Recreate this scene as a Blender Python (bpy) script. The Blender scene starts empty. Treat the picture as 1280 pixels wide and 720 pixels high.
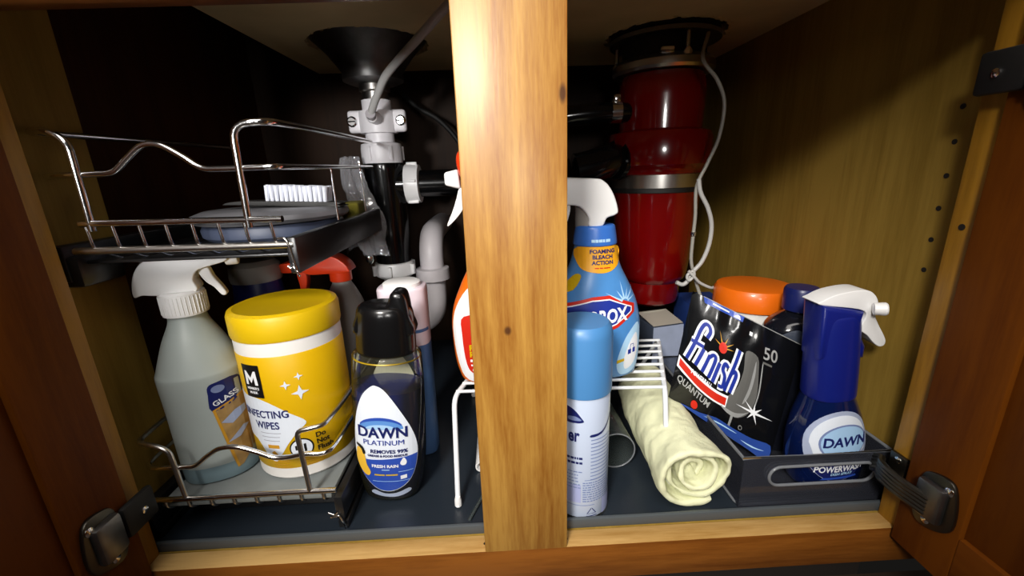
import bpy, bmesh, math, random
from mathutils import Vector, Matrix
random.seed(4)
C = bpy.context.scene.collection
SC = bpy.context.scene

# ---------------------------------------------------------------- camera, light, exposure
cam_data = bpy.data.cameras.new('camera')
cam_data.sensor_width = 36.0
cam_data.lens = 14.784
cam_data.clip_start = 0.01
cam = bpy.data.objects.new('camera', cam_data)
C.objects.link(cam)
cam.matrix_world = Matrix((
    (0.99874281, 0.04383209, -0.02432187, -0.01425),
    (-0.0354224, 0.27380148, -0.96113371, -0.35974),
    (-0.03546914, 0.96078691, 0.2750099, 0.39805),
    (0, 0, 0, 1)))
SC.camera = cam

world = bpy.data.worlds.new('world')
SC.world = world
world.use_nodes = True
bg = world.node_tree.nodes['Background']
bg.inputs[0].default_value = (1.0, 0.93, 0.84, 1)
bg.inputs[1].default_value = 0.008

def area_light(name, loc, target, size, energy, color):
    d = bpy.data.lights.new(name, 'AREA')
    d.shape = 'DISK'; d.size = size; d.energy = energy; d.color = color
    o = bpy.data.objects.new(name, d); C.objects.link(o)
    o.location = loc
    o.rotation_euler = (Vector(target) - Vector(loc)).to_track_quat('-Z', 'Y').to_euler()
    return o
def spot_light(name, loc, target, radius, energy, color, angle, blend):
    d = bpy.data.lights.new(name, 'SPOT')
    d.shadow_soft_size = radius; d.energy = energy; d.color = color
    d.spot_size = math.radians(angle); d.spot_blend = blend
    o = bpy.data.objects.new(name, d); C.objects.link(o)
    o.location = loc
    o.rotation_euler = (Vector(target) - Vector(loc)).to_track_quat('-Z', 'Y').to_euler()
    return o
spot_light('work_lamp', (-0.40, -1.06, 1.04), (0.02, 0.05, 0.22), 0.14, 116.0, (1.0, 0.95, 0.88), 42, 1.0)
spot_light('front_fill_spot', (0.10, -0.95, 0.53), (0.02, 0.3, 0.34), 0.08, 12.0, (1.0, 0.97, 0.93), 48, 1.0)  # unseen fill spot, added in front to lift the interior
spot_light('drain_fill_spot', (-0.36, -0.95, 0.50), (-0.215, 0.40, 0.43), 0.07, 46.0, (1.0, 0.98, 0.96), 27, 1.0)  # unseen narrow spot, added to brighten the drain pipe
area_light('ceiling_lamp', (-0.15, -1.1, 2.0), (-0.1, -0.2, 0.2), 1.5, 24.0, (1.0, 0.95, 0.9))

SC.view_settings.view_transform = 'Standard'
SC.view_settings.look = 'None'
SC.view_settings.exposure = 0.0
SC.view_settings.gamma = 1.0
SC.view_settings.use_curve_mapping = False
SC.cycles.max_bounces = 8
SC.cycles.transparent_max_bounces = 12

# ---------------------------------------------------------------- materials
def srgb(r, g, b):
    f = lambda c: (c/255/12.92) if c/255 <= 0.04045 else ((c/255+0.055)/1.055)**2.4
    return (f(r), f(g), f(b), 1.0)

def mat(name, col, rough=0.5, metal=0.0, coat=0.0, spec=0.5, bump=0.0, bscale=200.0, var=0.0, vscale=30.0):
    m = bpy.data.materials.new(name); m.use_nodes = True
    nt = m.node_tree; n = nt.nodes; l = nt.links
    b = n['Principled BSDF']
    b.inputs['Base Color'].default_value = col
    b.inputs['Roughness'].default_value = rough
    b.inputs['Metallic'].default_value = metal
    b.inputs['Coat Weight'].default_value = coat
    b.inputs['Specular IOR Level'].default_value = spec
    tc = n.new('ShaderNodeTexCoord')
    if var > 0:
        t = n.new('ShaderNodeTexNoise'); t.inputs['Scale'].default_value = vscale
        t.inputs['Detail'].default_value = 5
        l.new(tc.outputs['Object'], t.inputs['Vector'])
        r = n.new('ShaderNodeValToRGB')
        r.color_ramp.elements[0].position = 0.3; r.color_ramp.elements[1].position = 0.7
        r.color_ramp.elements[0].color = tuple(c*(1-var) for c in col[:3]) + (1,)
        r.color_ramp.elements[1].color = tuple(min(1, c*(1+var*0.6)) for c in col[:3]) + (1,)
        l.new(t.outputs['Fac'], r.inputs['Fac']); l.new(r.outputs['Color'], b.inputs['Base Color'])
    if bump > 0:
        t = n.new('ShaderNodeTexNoise'); t.inputs['Scale'].default_value = bscale
        t.inputs['Detail'].default_value = 4
        l.new(tc.outputs['Object'], t.inputs['Vector'])
        bp = n.new('ShaderNodeBump'); bp.inputs['Strength'].default_value = bump
        bp.inputs['Distance'].default_value = 0.002
        l.new(t.outputs['Fac'], bp.inputs['Height']); l.new(bp.outputs['Normal'], b.inputs['Normal'])
    return m

def wood(name, dark, light, axis, rough=0.45, stretch=9.0, scale=26.0, knots=(), coat=0.15):
    """grain runs along axis; knots = (x, y, z, radius) in object space"""
    m = bpy.data.materials.new(name); m.use_nodes = True
    nt = m.node_tree; n = nt.nodes; l = nt.links
    b = n['Principled BSDF']
    b.inputs['Roughness'].default_value = rough
    b.inputs['Specular IOR Level'].default_value = 0.5 if coat > 0 else 0.15
    b.inputs['Coat Weight'].default_value = coat
    b.inputs['Coat Roughness'].default_value = 0.3
    tc = n.new('ShaderNodeTexCoord')
    mp = n.new('ShaderNodeMapping')
    s = [1.0, 1.0, 1.0]; s['XYZ'.index(axis)] = 1.0/stretch
    mp.inputs['Scale'].default_value = s
    l.new(tc.outputs['Object'], mp.inputs['Vector'])
    n1 = n.new('ShaderNodeTexNoise'); n1.inputs['Scale'].default_value = scale
    n1.inputs['Detail'].default_value = 6; n1.inputs['Distortion'].default_value = 0.8
    n2 = n.new('ShaderNodeTexNoise'); n2.inputs['Scale'].default_value = scale*9
    n2.inputs['Detail'].default_value = 3; n2.inputs['Roughness'].default_value = 0.7
    l.new(mp.outputs[0], n1.inputs['Vector']); l.new(mp.outputs[0], n2.inputs['Vector'])
    mx = n.new('ShaderNodeMath'); mx.operation = 'MULTIPLY_ADD'
    l.new(n2.outputs['Fac'], mx.inputs[0]); mx.inputs[1].default_value = 0.45
    l.new(n1.outputs['Fac'], mx.inputs[2])
    r = n.new('ShaderNodeValToRGB')
    r.color_ramp.elements[0].position = 0.52; r.color_ramp.elements[0].color = dark
    r.color_ramp.elements[1].position = 0.84; r.color_ramp.elements[1].color = light
    l.new(mx.outputs[0], r.inputs['Fac'])
    out = r.outputs['Color']
    for (x, y, z, rad, el) in knots:
        mk = n.new('ShaderNodeMapping'); mk.vector_type = 'POINT'
        mk.inputs['Location'].default_value = (-x, -y*0, -z/el)
        mk.inputs['Scale'].default_value = (1, 0, 1.0/el)
        l.new(tc.outputs['Object'], mk.inputs['Vector'])
        ln = n.new('ShaderNodeVectorMath'); ln.operation = 'LENGTH'
        l.new(mk.outputs[0], ln.inputs[0])
        rr = n.new('ShaderNodeMapRange'); rr.inputs['From Min'].default_value = rad*0.45
        rr.inputs['From Max'].default_value = rad; rr.inputs['To Min'].default_value = 0.85
        rr.inputs['To Max'].default_value = 0.0
        l.new(ln.outputs['Value'], rr.inputs['Value'])
        mc = n.new('ShaderNodeMix'); mc.data_type = 'RGBA'
        l.new(rr.outputs[0], mc.inputs['Factor']); l.new(out, mc.inputs['A'])
        mc.inputs['B'].default_value = srgb(60, 28, 10)
        out = mc.outputs['Result']
    l.new(out, b.inputs['Base Color'])
    bp = n.new('ShaderNodeBump'); bp.inputs['Strength'].default_value = 0.12
    bp.inputs['Distance'].default_value = 0.001
    l.new(n2.outputs['Fac'], bp.inputs['Height']); l.new(bp.outputs['Normal'], b.inputs['Normal'])
    return m

def thin_plastic(name, tint, opacity=0.15, body=(0.5, 0.5, 0.5, 1), rough=0.08):
    """thin clear plastic: mostly see-through, with a faint body colour and real gloss"""
    m = bpy.data.materials.new(name); m.use_nodes = True
    nt = m.node_tree; n = nt.nodes; l = nt.links
    n.remove(n['Principled BSDF'])
    out = n['Material Output']
    tr = n.new('ShaderNodeBsdfTransparent'); tr.inputs['Color'].default_value = tint
    df = n.new('ShaderNodeBsdfDiffuse'); df.inputs['Color'].default_value = body
    gl = n.new('ShaderNodeBsdfGlossy'); gl.inputs['Roughness'].default_value = rough
    m1 = n.new('ShaderNodeMixShader'); m1.inputs[0].default_value = opacity
    l.new(tr.outputs[0], m1.inputs[1]); l.new(df.outputs[0], m1.inputs[2])
    fr = n.new('ShaderNodeFresnel'); fr.inputs['IOR'].default_value = 1.4
    m2 = n.new('ShaderNodeMixShader'); l.new(fr.outputs[0], m2.inputs[0])
    l.new(m1.outputs[0], m2.inputs[1]); l.new(gl.outputs[0], m2.inputs[2])
    l.new(m2.outputs[0], out.inputs['Surface'])
    return m

M = {}
M['stile'] = wood('varnished_maple_vertical', srgb(134, 82, 22), srgb(180, 134, 60), 'Z', 0.42, 12, 30,
                  knots=((-0.0105, 0, 0.2545, 0.0042, 1.3), (0.0405, 0, 0.453, 0.0038, 2.4)))
M['rail'] = wood('varnished_maple_horizontal', srgb(102, 54, 8), srgb(136, 80, 24), 'X', 0.42, 12, 30)
M['door_v'] = wood('door_wood_vertical', srgb(84, 38, 2), srgb(108, 56, 4), 'Z', 0.6, 10, 22, coat=0.0)
M['door_h'] = wood('door_wood_horizontal', srgb(84, 38, 2), srgb(108, 56, 4), 'Y', 0.6, 10, 22, coat=0.0)
M['edge'] = wood('stile_side_wood', srgb(140, 96, 16), srgb(176, 126, 30), 'Z', 0.5, 10, 26)
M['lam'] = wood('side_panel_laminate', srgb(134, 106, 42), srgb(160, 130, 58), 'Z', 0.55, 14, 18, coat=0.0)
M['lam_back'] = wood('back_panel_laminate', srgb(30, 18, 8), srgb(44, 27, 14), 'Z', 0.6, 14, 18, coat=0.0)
M['lam_shade'] = wood('shaded_panel_laminate', srgb(52, 24, 8), srgb(70, 36, 14), 'Z', 0.6, 14, 18, coat=0.0)  # side laminate with the left wall's shade put into its colour
M['paleedge'] = wood('pale_wood_edge', srgb(164, 124, 66), srgb(198, 160, 100), 'X', 0.6, 12, 30, coat=0.0)  # paler wood for the top face of the bottom rail
M['ceil'] = mat('plywood_underside', srgb(206, 186, 136), 0.8, var=0.12, vscale=12, bump=0.1, bscale=80)
M['torn'] = mat('torn_plywood_edge', srgb(214, 190, 140), 0.9, var=0.3, vscale=120, bump=0.5, bscale=400)
M['dark'] = mat('dark_void_board', srgb(30, 22, 16), 0.9)
M['kfloor'] = mat('kitchen_floor_tile', srgb(60, 48, 40), 0.5, var=0.2, vscale=8)
M['matedge'] = mat('grey_rubber_mat_edge', srgb(76, 82, 86), 0.45)
M['mat'] = mat('slate_grey_rubber_mat', srgb(34, 41, 49), 0.3, bump=0.06, bscale=500, spec=0.5)
M['chrome'] = mat('chrome', (0.86, 0.86, 0.86, 1), 0.15, 1.0)
M['steel'] = mat('brushed_steel', (0.62, 0.6, 0.57, 1), 0.28, 1.0)
M['dsteel'] = mat('dull_dark_steel', (0.22, 0.22, 0.22, 1), 0.38, 1.0, var=0.3, vscale=40)
M['nickel'] = mat('nickel_hinge', (0.11, 0.105, 0.09, 1), 0.35, 1.0)
M['blackp'] = mat('black_plastic', srgb(14, 14, 15), 0.3)
M['blackg'] = mat('glossy_black_pipe', srgb(10, 10, 11), 0.15)
M['rackblack'] = mat('black_coated_steel', srgb(26, 26, 27), 0.32)
M['traygrey'] = mat('grey_tray_liner', srgb(120, 126, 126), 0.5, var=0.1, vscale=40)
M['white'] = mat('white_plastic', srgb(236, 236, 236), 0.35)
M['whitepipe'] = mat('white_pvc', srgb(226, 224, 228), 0.4)
M['greypipe'] = mat('grey_pvc', srgb(176, 172, 176), 0.45)
M['tube'] = mat('translucent_white_tube', srgb(186, 186, 184), 0.4)
M['tubeg'] = mat('greyish_tube', srgb(160, 158, 150), 0.4)
M['red'] = mat('metallic_red_enamel', srgb(108, 3, 3), 0.18, coat=0.6)
M['black'] = mat('black_rubber', srgb(16, 15, 14), 0.6)
M['towel'] = mat('cream_terry_cloth', srgb(232, 234, 196), 0.95, bump=0.5, bscale=900, var=0.06, vscale=60, spec=0.1)
M['bluecap'] = mat('sky_blue_plastic', srgb(72, 130, 186), 0.4)
M['canwhite'] = mat('white_printed_metal', srgb(186, 198, 220), 0.3, coat=0.3)
M['lilac'] = mat('lilac_print', srgb(164, 172, 214), 0.35)
M['navy'] = mat('navy_print', srgb(22, 32, 96), 0.4)
M['greyblue'] = mat('grey_blue_print', srgb(120, 136, 180), 0.4)
M['cloroxblue'] = mat('clorox_light_blue', srgb(78, 142, 208), 0.3, coat=0.3, var=0.1, vscale=20)
M['midblue'] = mat('mid_blue_plastic', srgb(58, 116, 206), 0.35)
M['paleblue'] = mat('pale_blue_print', srgb(180, 220, 250), 0.35)
M['whiteprint'] = mat('white_print', srgb(240, 243, 248), 0.4)
M['orangeprint'] = mat('orange_print', srgb(244, 172, 30), 0.4)
M['redprint'] = mat('red_print', srgb(206, 40, 22), 0.4)
M['logoblue'] = mat('logo_blue_print', srgb(28, 50, 150), 0.4)
M['yellow'] = mat('yellow_plastic', srgb(212, 176, 10), 0.4)
M['wipesyellow'] = mat('wipes_yellow_print', srgb(216, 172, 0), 0.4, coat=0.0)
M['wipeswhite'] = mat('wipes_white_plastic', srgb(236, 234, 230), 0.4)
M['blackprint'] = mat('black_print', srgb(16, 15, 16), 0.4)
M['goldprint'] = mat('gold_print', srgb(206, 150, 40), 0.4)
M['greyline'] = mat('grey_print', srgb(150, 152, 168), 0.4)
M['glassbody'] = mat('frosted_grey_plastic', srgb(170, 180, 178), 0.4, var=0.05, vscale=15)
M['glassliq'] = mat('blue_grey_liquid_plastic', srgb(124, 148, 158), 0.35)
M['tan'] = mat('tan_photo_print', srgb(176, 140, 84), 0.45, var=0.35, vscale=60)
M['soap'] = mat('dark_blue_soap', srgb(22, 34, 112), 0.12, coat=0.6)
M['soapclear'] = thin_plastic('clear_bottle_plastic', (0.86, 0.86, 0.78, 1), 0.05, srgb(130, 130, 100), 0.06)
M['soapcap'] = mat('black_soap_cap', srgb(13, 13, 14), 0.22)
M['labelwhite'] = mat('white_label', srgb(226, 234, 246), 0.35)
M['labelcream'] = mat('cream_back_label', srgb(206, 206, 190), 0.5)
M['dawnblue'] = mat('label_royal_blue', srgb(44, 78, 176), 0.35)
M['dawnsky'] = mat('label_sky_blue', srgb(94, 146, 214), 0.35)
M['dawnpale'] = mat('label_pale_blue', srgb(166, 204, 240), 0.35)
M['duck'] = mat('duckling_yellow_print', srgb(236, 188, 60), 0.4)
M['tallwhite'] = mat('white_pink_plastic', srgb(222, 208, 218), 0.4)
M['tallblue'] = mat('translucent_blue_plastic', srgb(74, 108, 158), 0.35)
M['orange'] = mat('orange_plastic', srgb(240, 112, 16), 0.35, coat=0.2)
M['orangered'] = mat('orange_red_plastic', srgb(226, 62, 20), 0.3, coat=0.3)
M['pwblue'] = mat('royal_blue_plastic', srgb(12, 26, 112), 0.35, coat=0.2)
M['pwdark'] = mat('dark_blue_clear_bottle', srgb(8, 22, 66), 0.1, coat=0.8)
M['pouch'] = mat('black_foil_pouch', srgb(12, 13, 16), 0.22, coat=0.5, bump=0.1, bscale=60)
M['pouchblue'] = mat('deep_blue_pouch_foil', srgb(44, 76, 158), 0.25)
M['silverprint'] = mat('silver_print', srgb(176, 178, 178), 0.35, 0.3)
M['winegrey'] = mat('wineglass_grey_print', srgb(96, 96, 94), 0.35)
M['bin'] = thin_plastic('clear_acrylic', (0.86, 0.88, 0.9, 1), 0.15, srgb(112, 116, 132), 0.06)
M['binrim'] = thin_plastic('clear_acrylic_rim', (0.7, 0.72, 0.74, 1), 0.5, srgb(150, 154, 160), 0.1)
M['cupclear'] = thin_plastic('clear_cup_plastic', (0.88, 0.92, 0.92, 1), 0.12, srgb(150, 165, 165), 0.08)
M['bag'] = thin_plastic('crumpled_clear_bag', (0.85, 0.85, 0.87, 1), 0.30, srgb(190, 190, 194), 0.10)
M['silverbox'] = mat('silver_grey_cardboard', srgb(176, 188, 216), 0.4, 0.1, var=0.15, vscale=25)
M['silverboxside'] = mat('grey_shade_and_highlight', srgb(58, 66, 82), 0.5)  # shade on the carton sides and a bottle highlight, put into colour
M['silverboxtop'] = mat('beige_cardboard_flap', srgb(176, 170, 158), 0.6)
M['bluebox'] = mat('blue_cardboard', srgb(30, 56, 120), 0.5)
M['navyplastic'] = mat('navy_plastic', srgb(20, 30, 92), 0.35)
M['darkbottle'] = mat('dark_smoky_bottle', srgb(18, 20, 28), 0.15, coat=0.5)
M['greycap'] = mat('grey_cap_and_shaded_neck', srgb(150, 146, 140), 0.5)
M['greybottle'] = mat('grey_translucent_bottle', srgb(150, 146, 142), 0.4)
M['bristle'] = mat('white_bristles', srgb(208, 212, 224), 0.7)
M['pad'] = mat('grey_round_pad', srgb(104, 104, 108), 0.5)
M['padblue'] = mat('blue_grey_pad', srgb(58, 66, 86), 0.5)
M['sponge'] = mat('yellow_green_sponge', srgb(108, 102, 26), 0.95, bump=0.5, bscale=500)
M['wire'] = mat('white_coated_wire', srgb(226, 230, 234), 0.35)
M['gap'] = mat('dark_hole', srgb(20, 12, 6), 0.9)

# ---------------------------------------------------------------- helpers
def finish(bm, name, m, parent=None, smooth=30.0):
    bmesh.ops.recalc_face_normals(bm, faces=bm.faces[:])
    me = bpy.data.meshes.new(name); bm.to_mesh(me); bm.free()
    if smooth:
        me.shade_smooth()
        me.set_sharp_from_angle(angle=math.radians(smooth))
    mats = m if isinstance(m, (list, tuple)) else [m]
    for k in mats: me.materials.append(k)
    o = bpy.data.objects.new(name, me); C.objects.link(o)
    if parent is not None: o.parent = parent
    return o

def thing(name, label, cat, loc=(0, 0, 0), rot=(0, 0, 0), group=None):
    o = bpy.data.objects.new(name, None); C.objects.link(o)
    o.empty_display_size = 0.02
    o.location = loc; o.rotation_euler = rot
    o['label'] = label; o['category'] = cat
    if group: o['group'] = group
    return o

def struct(o):
    o['kind'] = 'structure'; return o

def copy_part(o, parent, loc=None):
    c = o.copy(); C.objects.link(c); c.parent = parent
    if loc is not None: c.location = loc
    return c

def bx(bm, x0, x1, y0, y1, z0, z1, bevel=0.0, seg=2):
    r = bmesh.ops.create_cube(bm, size=1.0)
    vs = r['verts']
    bmesh.ops.transform(bm, verts=vs, matrix=Matrix.Translation(((x0+x1)/2, (y0+y1)/2, (z0+z1)/2)) @
                        Matrix.Diagonal((abs(x1-x0), abs(y1-y0), abs(z1-z0), 1)))
    if bevel:
        es = list({e for v in vs for e in v.link_edges})
        bmesh.ops.bevel(bm, geom=es, offset=bevel, segments=seg, affect='EDGES', profile=0.5)

def box(name, m, parent, x0, x1, y0, y1, z0, z1, bevel=0.0, seg=2):
    bm = bmesh.new(); bx(bm, x0, x1, y0, y1, z0, z1, bevel, seg)
    return finish(bm, name, m, parent)

def catmull(pts, n=8, closed=False):
    P = [Vector(p) for p in pts]; out = []
    N = len(P); rng = range(N if closed else N-1)
    for i in rng:
        if closed: a, b, c, d = P[(i-1) % N], P[i], P[(i+1) % N], P[(i+2) % N]
        else:
            b, c = P[i], P[i+1]
            a = P[i-1] if i > 0 else b*2-c
            d = P[i+2] if i+2 < N else c*2-b
        for k in range(n):
            t = k/n
            out.append(0.5*((2*b)+(c-a)*t+(2*a-5*b+4*c-d)*t*t+(3*b-a-3*c+d)*t**3))
    if not closed: out.append(P[-1])
    return out

def fillet(pts, rad, n=5):
    """polyline with rounded corners"""
    P = [Vector(p) for p in pts]; out = [P[0]]
    for i in range(1, len(P)-1):
        a, b, c = P[i-1], P[i], P[i+1]
        u = (a-b); v = (c-b); r = min(rad, u.length*0.49, v.length*0.49)
        p, q = b+u.normalized()*r, b+v.normalized()*r
        for k in range(n+1):
            t = k/n; out.append(p*(1-t)**2+b*2*t*(1-t)+q*t*t)
    out.append(P[-1]); return out

def tb(bm, path, r, seg=10, closed=False):
    """tube along a path; r a number or a list"""
    P = [Vector(p) for p in path]; N = len(P)
    rr = r if isinstance(r, (list, tuple)) else [r]*N
    prev = None; rings = []
    for i in range(N):
        if closed: t = P[(i+1) % N]-P[(i-1) % N]
        else: t = P[min(i+1, N-1)]-P[max(i-1, 0)]
        if t.length < 1e-9: t = Vector((0, 0, 1))
        t.normalize()
        if prev is None:
            up = Vector((0, 0, 1)) if abs(t.z) < 0.9 else Vector((1, 0, 0))
            a = t.cross(up).normalized()
        else:
            a = (prev - t*prev.dot(t))
            a = a.normalized() if a.length > 1e-6 else t.orthogonal().normalized()
        prev = a; b = t.cross(a)
        rings.append([bm.verts.new(P[i]+(a*math.cos(2*math.pi*k/seg)+b*math.sin(2*math.pi*k/seg))*rr[i]) for k in range(seg)])
    for i in range(N if closed else N-1):
        A, B = rings[i], rings[(i+1) % N]
        for k in range(seg): bm.faces.new((A[k], A[(k+1) % seg], B[(k+1) % seg], B[k]))
    if not closed:
        bm.faces.new(rings[0][::-1]); bm.faces.new(rings[-1])

def tube(name, m, parent, path, r, seg=10, closed=False):
    bm = bmesh.new(); tb(bm, path, r, seg, closed)
    return finish(bm, name, m, parent, 50)

def lt(bm, prof, seg=32, cx=0, cy=0, axis='Z', origin=(0, 0, 0), cap=True):
    """lathe of (r, h) pairs about an axis through origin"""
    rings = []
    for (r, h) in prof:
        ring = []
        for k in range(seg):
            a = 2*math.pi*k/seg; u, v = r*math.cos(a), r*math.sin(a)
            p = {'Z': (cx+u, cy+v, h), 'X': (h, u, v), 'Y': (u, h, v)}[axis]
            ring.append(bm.verts.new(Vector(p)+Vector(origin)))
        rings.append(ring)
    for A, B in zip(rings, rings[1:]):
        for k in range(seg): bm.faces.new((A[k], A[(k+1) % seg], B[(k+1) % seg], B[k]))
    if cap:
        bm.faces.new(rings[0][::-1]); bm.faces.new(rings[-1])

def lathe(name, m, parent, prof, seg=32, smooth=35, **kw):
    bm = bmesh.new(); lt(bm, prof, seg, **kw)
    return finish(bm, name, m, parent, smooth)

def interp(secs, n=6):
    """smooth resampling of (z, a, b, e, cx, cy) sections; two equal z's keep a crease"""
    out = []
    for i in range(len(secs)-1):
        p0 = secs[max(i-1, 0)]; p1 = secs[i]; p2 = secs[i+1]; p3 = secs[min(i+2, len(secs)-1)]
        for k in range(n):
            t = k/n; row = []
            for j in range(6):
                m1 = (p2[j]-p0[j])/2; m2 = (p3[j]-p1[j])/2
                d = p2[j]-p1[j]
                if (p1[j]-p0[j])*d <= 0: m1 = 0
                if (p3[j]-p2[j])*d <= 0: m2 = 0
                m1 = max(-2.5*abs(d), min(2.5*abs(d), m1)); m2 = max(-2.5*abs(d), min(2.5*abs(d), m2))
                row.append((2*t**3-3*t**2+1)*p1[j]+(t**3-2*t*t+t)*m1+(-2*t**3+3*t*t)*p2[j]+(t**3-t*t)*m2)
            out.append(tuple(row))
    out.append(tuple(secs[-1])); return out

def pad6(secs):
    return [tuple(s)+(2.0, 0.0, 0.0)[len(s)-3:] if len(s) < 6 else tuple(s) for s in secs]

class Loft:
    """bottle body: superellipse rings"""
    def __init__(self, secs, n=6, seg=40):
        self.s = interp(pad6(secs), n); self.seg = seg
    def at(self, z):
        s = self.s
        if z <= s[0][0]: return s[0]
        for p, q in zip(s, s[1:]):
            if p[0] <= z <= q[0]:
                t = 0 if q[0] == p[0] else (z-p[0])/(q[0]-p[0])
                return tuple(p[j]*(1-t)+q[j]*t for j in range(6))
        return s[-1]
    def front(self, u, v, off):
        z, a, b, e, cx, cy = self.at(v)
        t = max(-0.985, min(0.985, (u-cx)/a))
        y = cy - b*(1-abs(t)**e)**(1/e)
        # outward normal of the superellipse, for the offset
        nx = (abs(t)**(e-1))*math.copysign(1, t)/a
        ny = -((1-abs(t)**e)**((e-1)/e))/b
        L = math.hypot(nx, ny) or 1
        return Vector((u+nx/L*off, y+ny/L*off, v))
    def bm(self, z0=None, z1=None, shrink=0.0):
        bm = bmesh.new(); rings = []
        rows = [r for r in self.s if (z0 is None or r[0] >= z0) and (z1 is None or r[0] <= z1)]
        if z0 is not None: rows = [self.at(z0)] + rows
        if z1 is not None: rows = rows + [self.at(z1)]
        for (z, a, b, e, cx, cy) in rows:
            a = max(a-shrink, 0.0005); b = max(b-shrink, 0.0005); ring = []
            for k in range(self.seg):
                th = 2*math.pi*k/self.seg; c, s = math.cos(th), math.sin(th)
                ring.append(bm.verts.new((cx+a*math.copysign(abs(c)**(2/e), c), cy+b*math.copysign(abs(s)**(2/e), s), z)))
            rings.append(ring)
        for A, B in zip(rings, rings[1:]):
            for k in range(self.seg): bm.faces.new((A[k], A[(k+1) % self.seg], B[(k+1) % self.seg], B[k]))
        bm.faces.new(rings[0][::-1]); bm.faces.new(rings[-1])
        return bm

def slab(name, m, parent, pts, width, bevel=0.004, seg=3, smooth=6, y0=0.0, curve=True, taper=None):
    """side outline (x, z) given real thickness along y with rounded edges"""
    P = catmull([(p[0], 0, p[1]) for p in pts], smooth, True) if curve else [Vector((p[0], 0, p[1])) for p in pts]
    bm = bmesh.new()
    vs = [bm.verts.new(p) for p in P]
    f = bm.faces.new(vs)
    r = bmesh.ops.extrude_face_region(bm, geom=[f])
    nv = [g for g in r['geom'] if isinstance(g, bmesh.types.BMVert)]
    bmesh.ops.translate(bm, verts=nv, vec=(0, width, 0))
    bmesh.ops.translate(bm, verts=bm.verts[:], vec=(0, y0-width/2, 0))
    caps = [fc for fc in bm.faces if len(fc.verts) == len(P)]
    es = list({e for fc in caps for e in fc.edges})
    bmesh.ops.bevel(bm, geom=es, offset=bevel, segments=seg, affect='EDGES', profile=0.5, clamp_overlap=True)
    return finish(bm, name, m, parent, 40)

def slice_map(bm, surf, off, step):
    if step:
        us = [v.co.x for v in bm.verts]; vs = [v.co.y for v in bm.verts]
        for ax, vals in ((0, us), (1, vs)):
            x = min(vals)+step
            while x < max(vals)-1e-6:
                no = (1, 0, 0) if ax == 0 else (0, 1, 0)
                co = (x, 0, 0) if ax == 0 else (0, x, 0)
                bmesh.ops.bisect_plane(bm, geom=bm.verts[:]+bm.edges[:]+bm.faces[:], plane_co=co, plane_no=no)
                x += step
        bmesh.ops.triangulate(bm, faces=bm.faces[:])
    for v in bm.verts: v.co = surf(v.co.x, v.co.y, off)

def no_recalc(bm, name, m, parent):
    me = bpy.data.meshes.new(name); bm.to_mesh(me); bm.free(); me.materials.append(m)
    o = bpy.data.objects.new(name, me); C.objects.link(o); o.parent = parent
    return o

def patch(name, m, parent, outlines, surf, off=0.0003, step=0.006):
    """flat print: outlines (u, v) laid on a surface; several outlines make one part"""
    if not isinstance(outlines[0][0], (tuple, list)): outlines = [outlines]
    bm = bmesh.new()
    for o in outlines:
        bm.faces.new([bm.verts.new((p[0], p[1], 0)) for p in o])
    slice_map(bm, surf, off, step)
    return no_recalc(bm, name, m, parent)

def text(parent, body, m, surf, u, v, size, off=0.0006, bold=0.0, shear=0.0, sx=1.0, align='CENTER', rot=0.0, step=None, name='lettering', warp=None):
    cu = bpy.data.curves.new('t', 'FONT'); cu.body = body; cu.size = size
    cu.align_x = align; cu.offset = bold*size; cu.shear = shear; cu.fill_mode = 'FRONT'
    cu.resolution_u = 3
    o = bpy.data.objects.new('t', cu); C.objects.link(o)
    dg = bpy.context.evaluated_depsgraph_get()
    me = bpy.data.meshes.new_from_object(o.evaluated_get(dg))
    bpy.data.objects.remove(o); bpy.data.curves.remove(cu)
    bm = bmesh.new(); bm.from_mesh(me); bpy.data.meshes.remove(me)
    c, s = math.cos(rot), math.sin(rot)
    for w in bm.verts:
        x, y = w.co.x*sx, w.co.y
        if warp: x, y = warp(x, y)
        w.co = (u+x*c-y*s, v+x*s+y*c, 0)
    slice_map(bm, surf, off, step)
    return no_recalc(bm, name, m, parent)

def bars(rows):
    """tiny unreadable print: list of (u0, u1, v, h)"""
    return [[(a, v), (b, v), (b, v+h), (a, v+h)] for a, b, v, h in rows]

def ell(u, v, a, b, n=28, a0=0, a1=2*math.pi):
    return [(u+a*math.cos(a0+(a1-a0)*k/n), v+b*math.sin(a0+(a1-a0)*k/n)) for k in range(n + (0 if abs(a1-a0-2*math.pi) < 1e-6 else 1))]

def smooth2(pts, n=6):
    return [(p.x, p.y) for p in catmull([(a, b, 0) for a, b in pts], n, True)]

def cylsurf(r, turn=0.0, cx=0.0, cy=0.0, rz=None):
    def f(u, v, off):
        R = (rz(v) if rz else r)
        t = u/r+turn
        return Vector((cx+(R+off)*math.sin(t), cy-(R+off)*math.cos(t), v))
    return f

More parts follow.
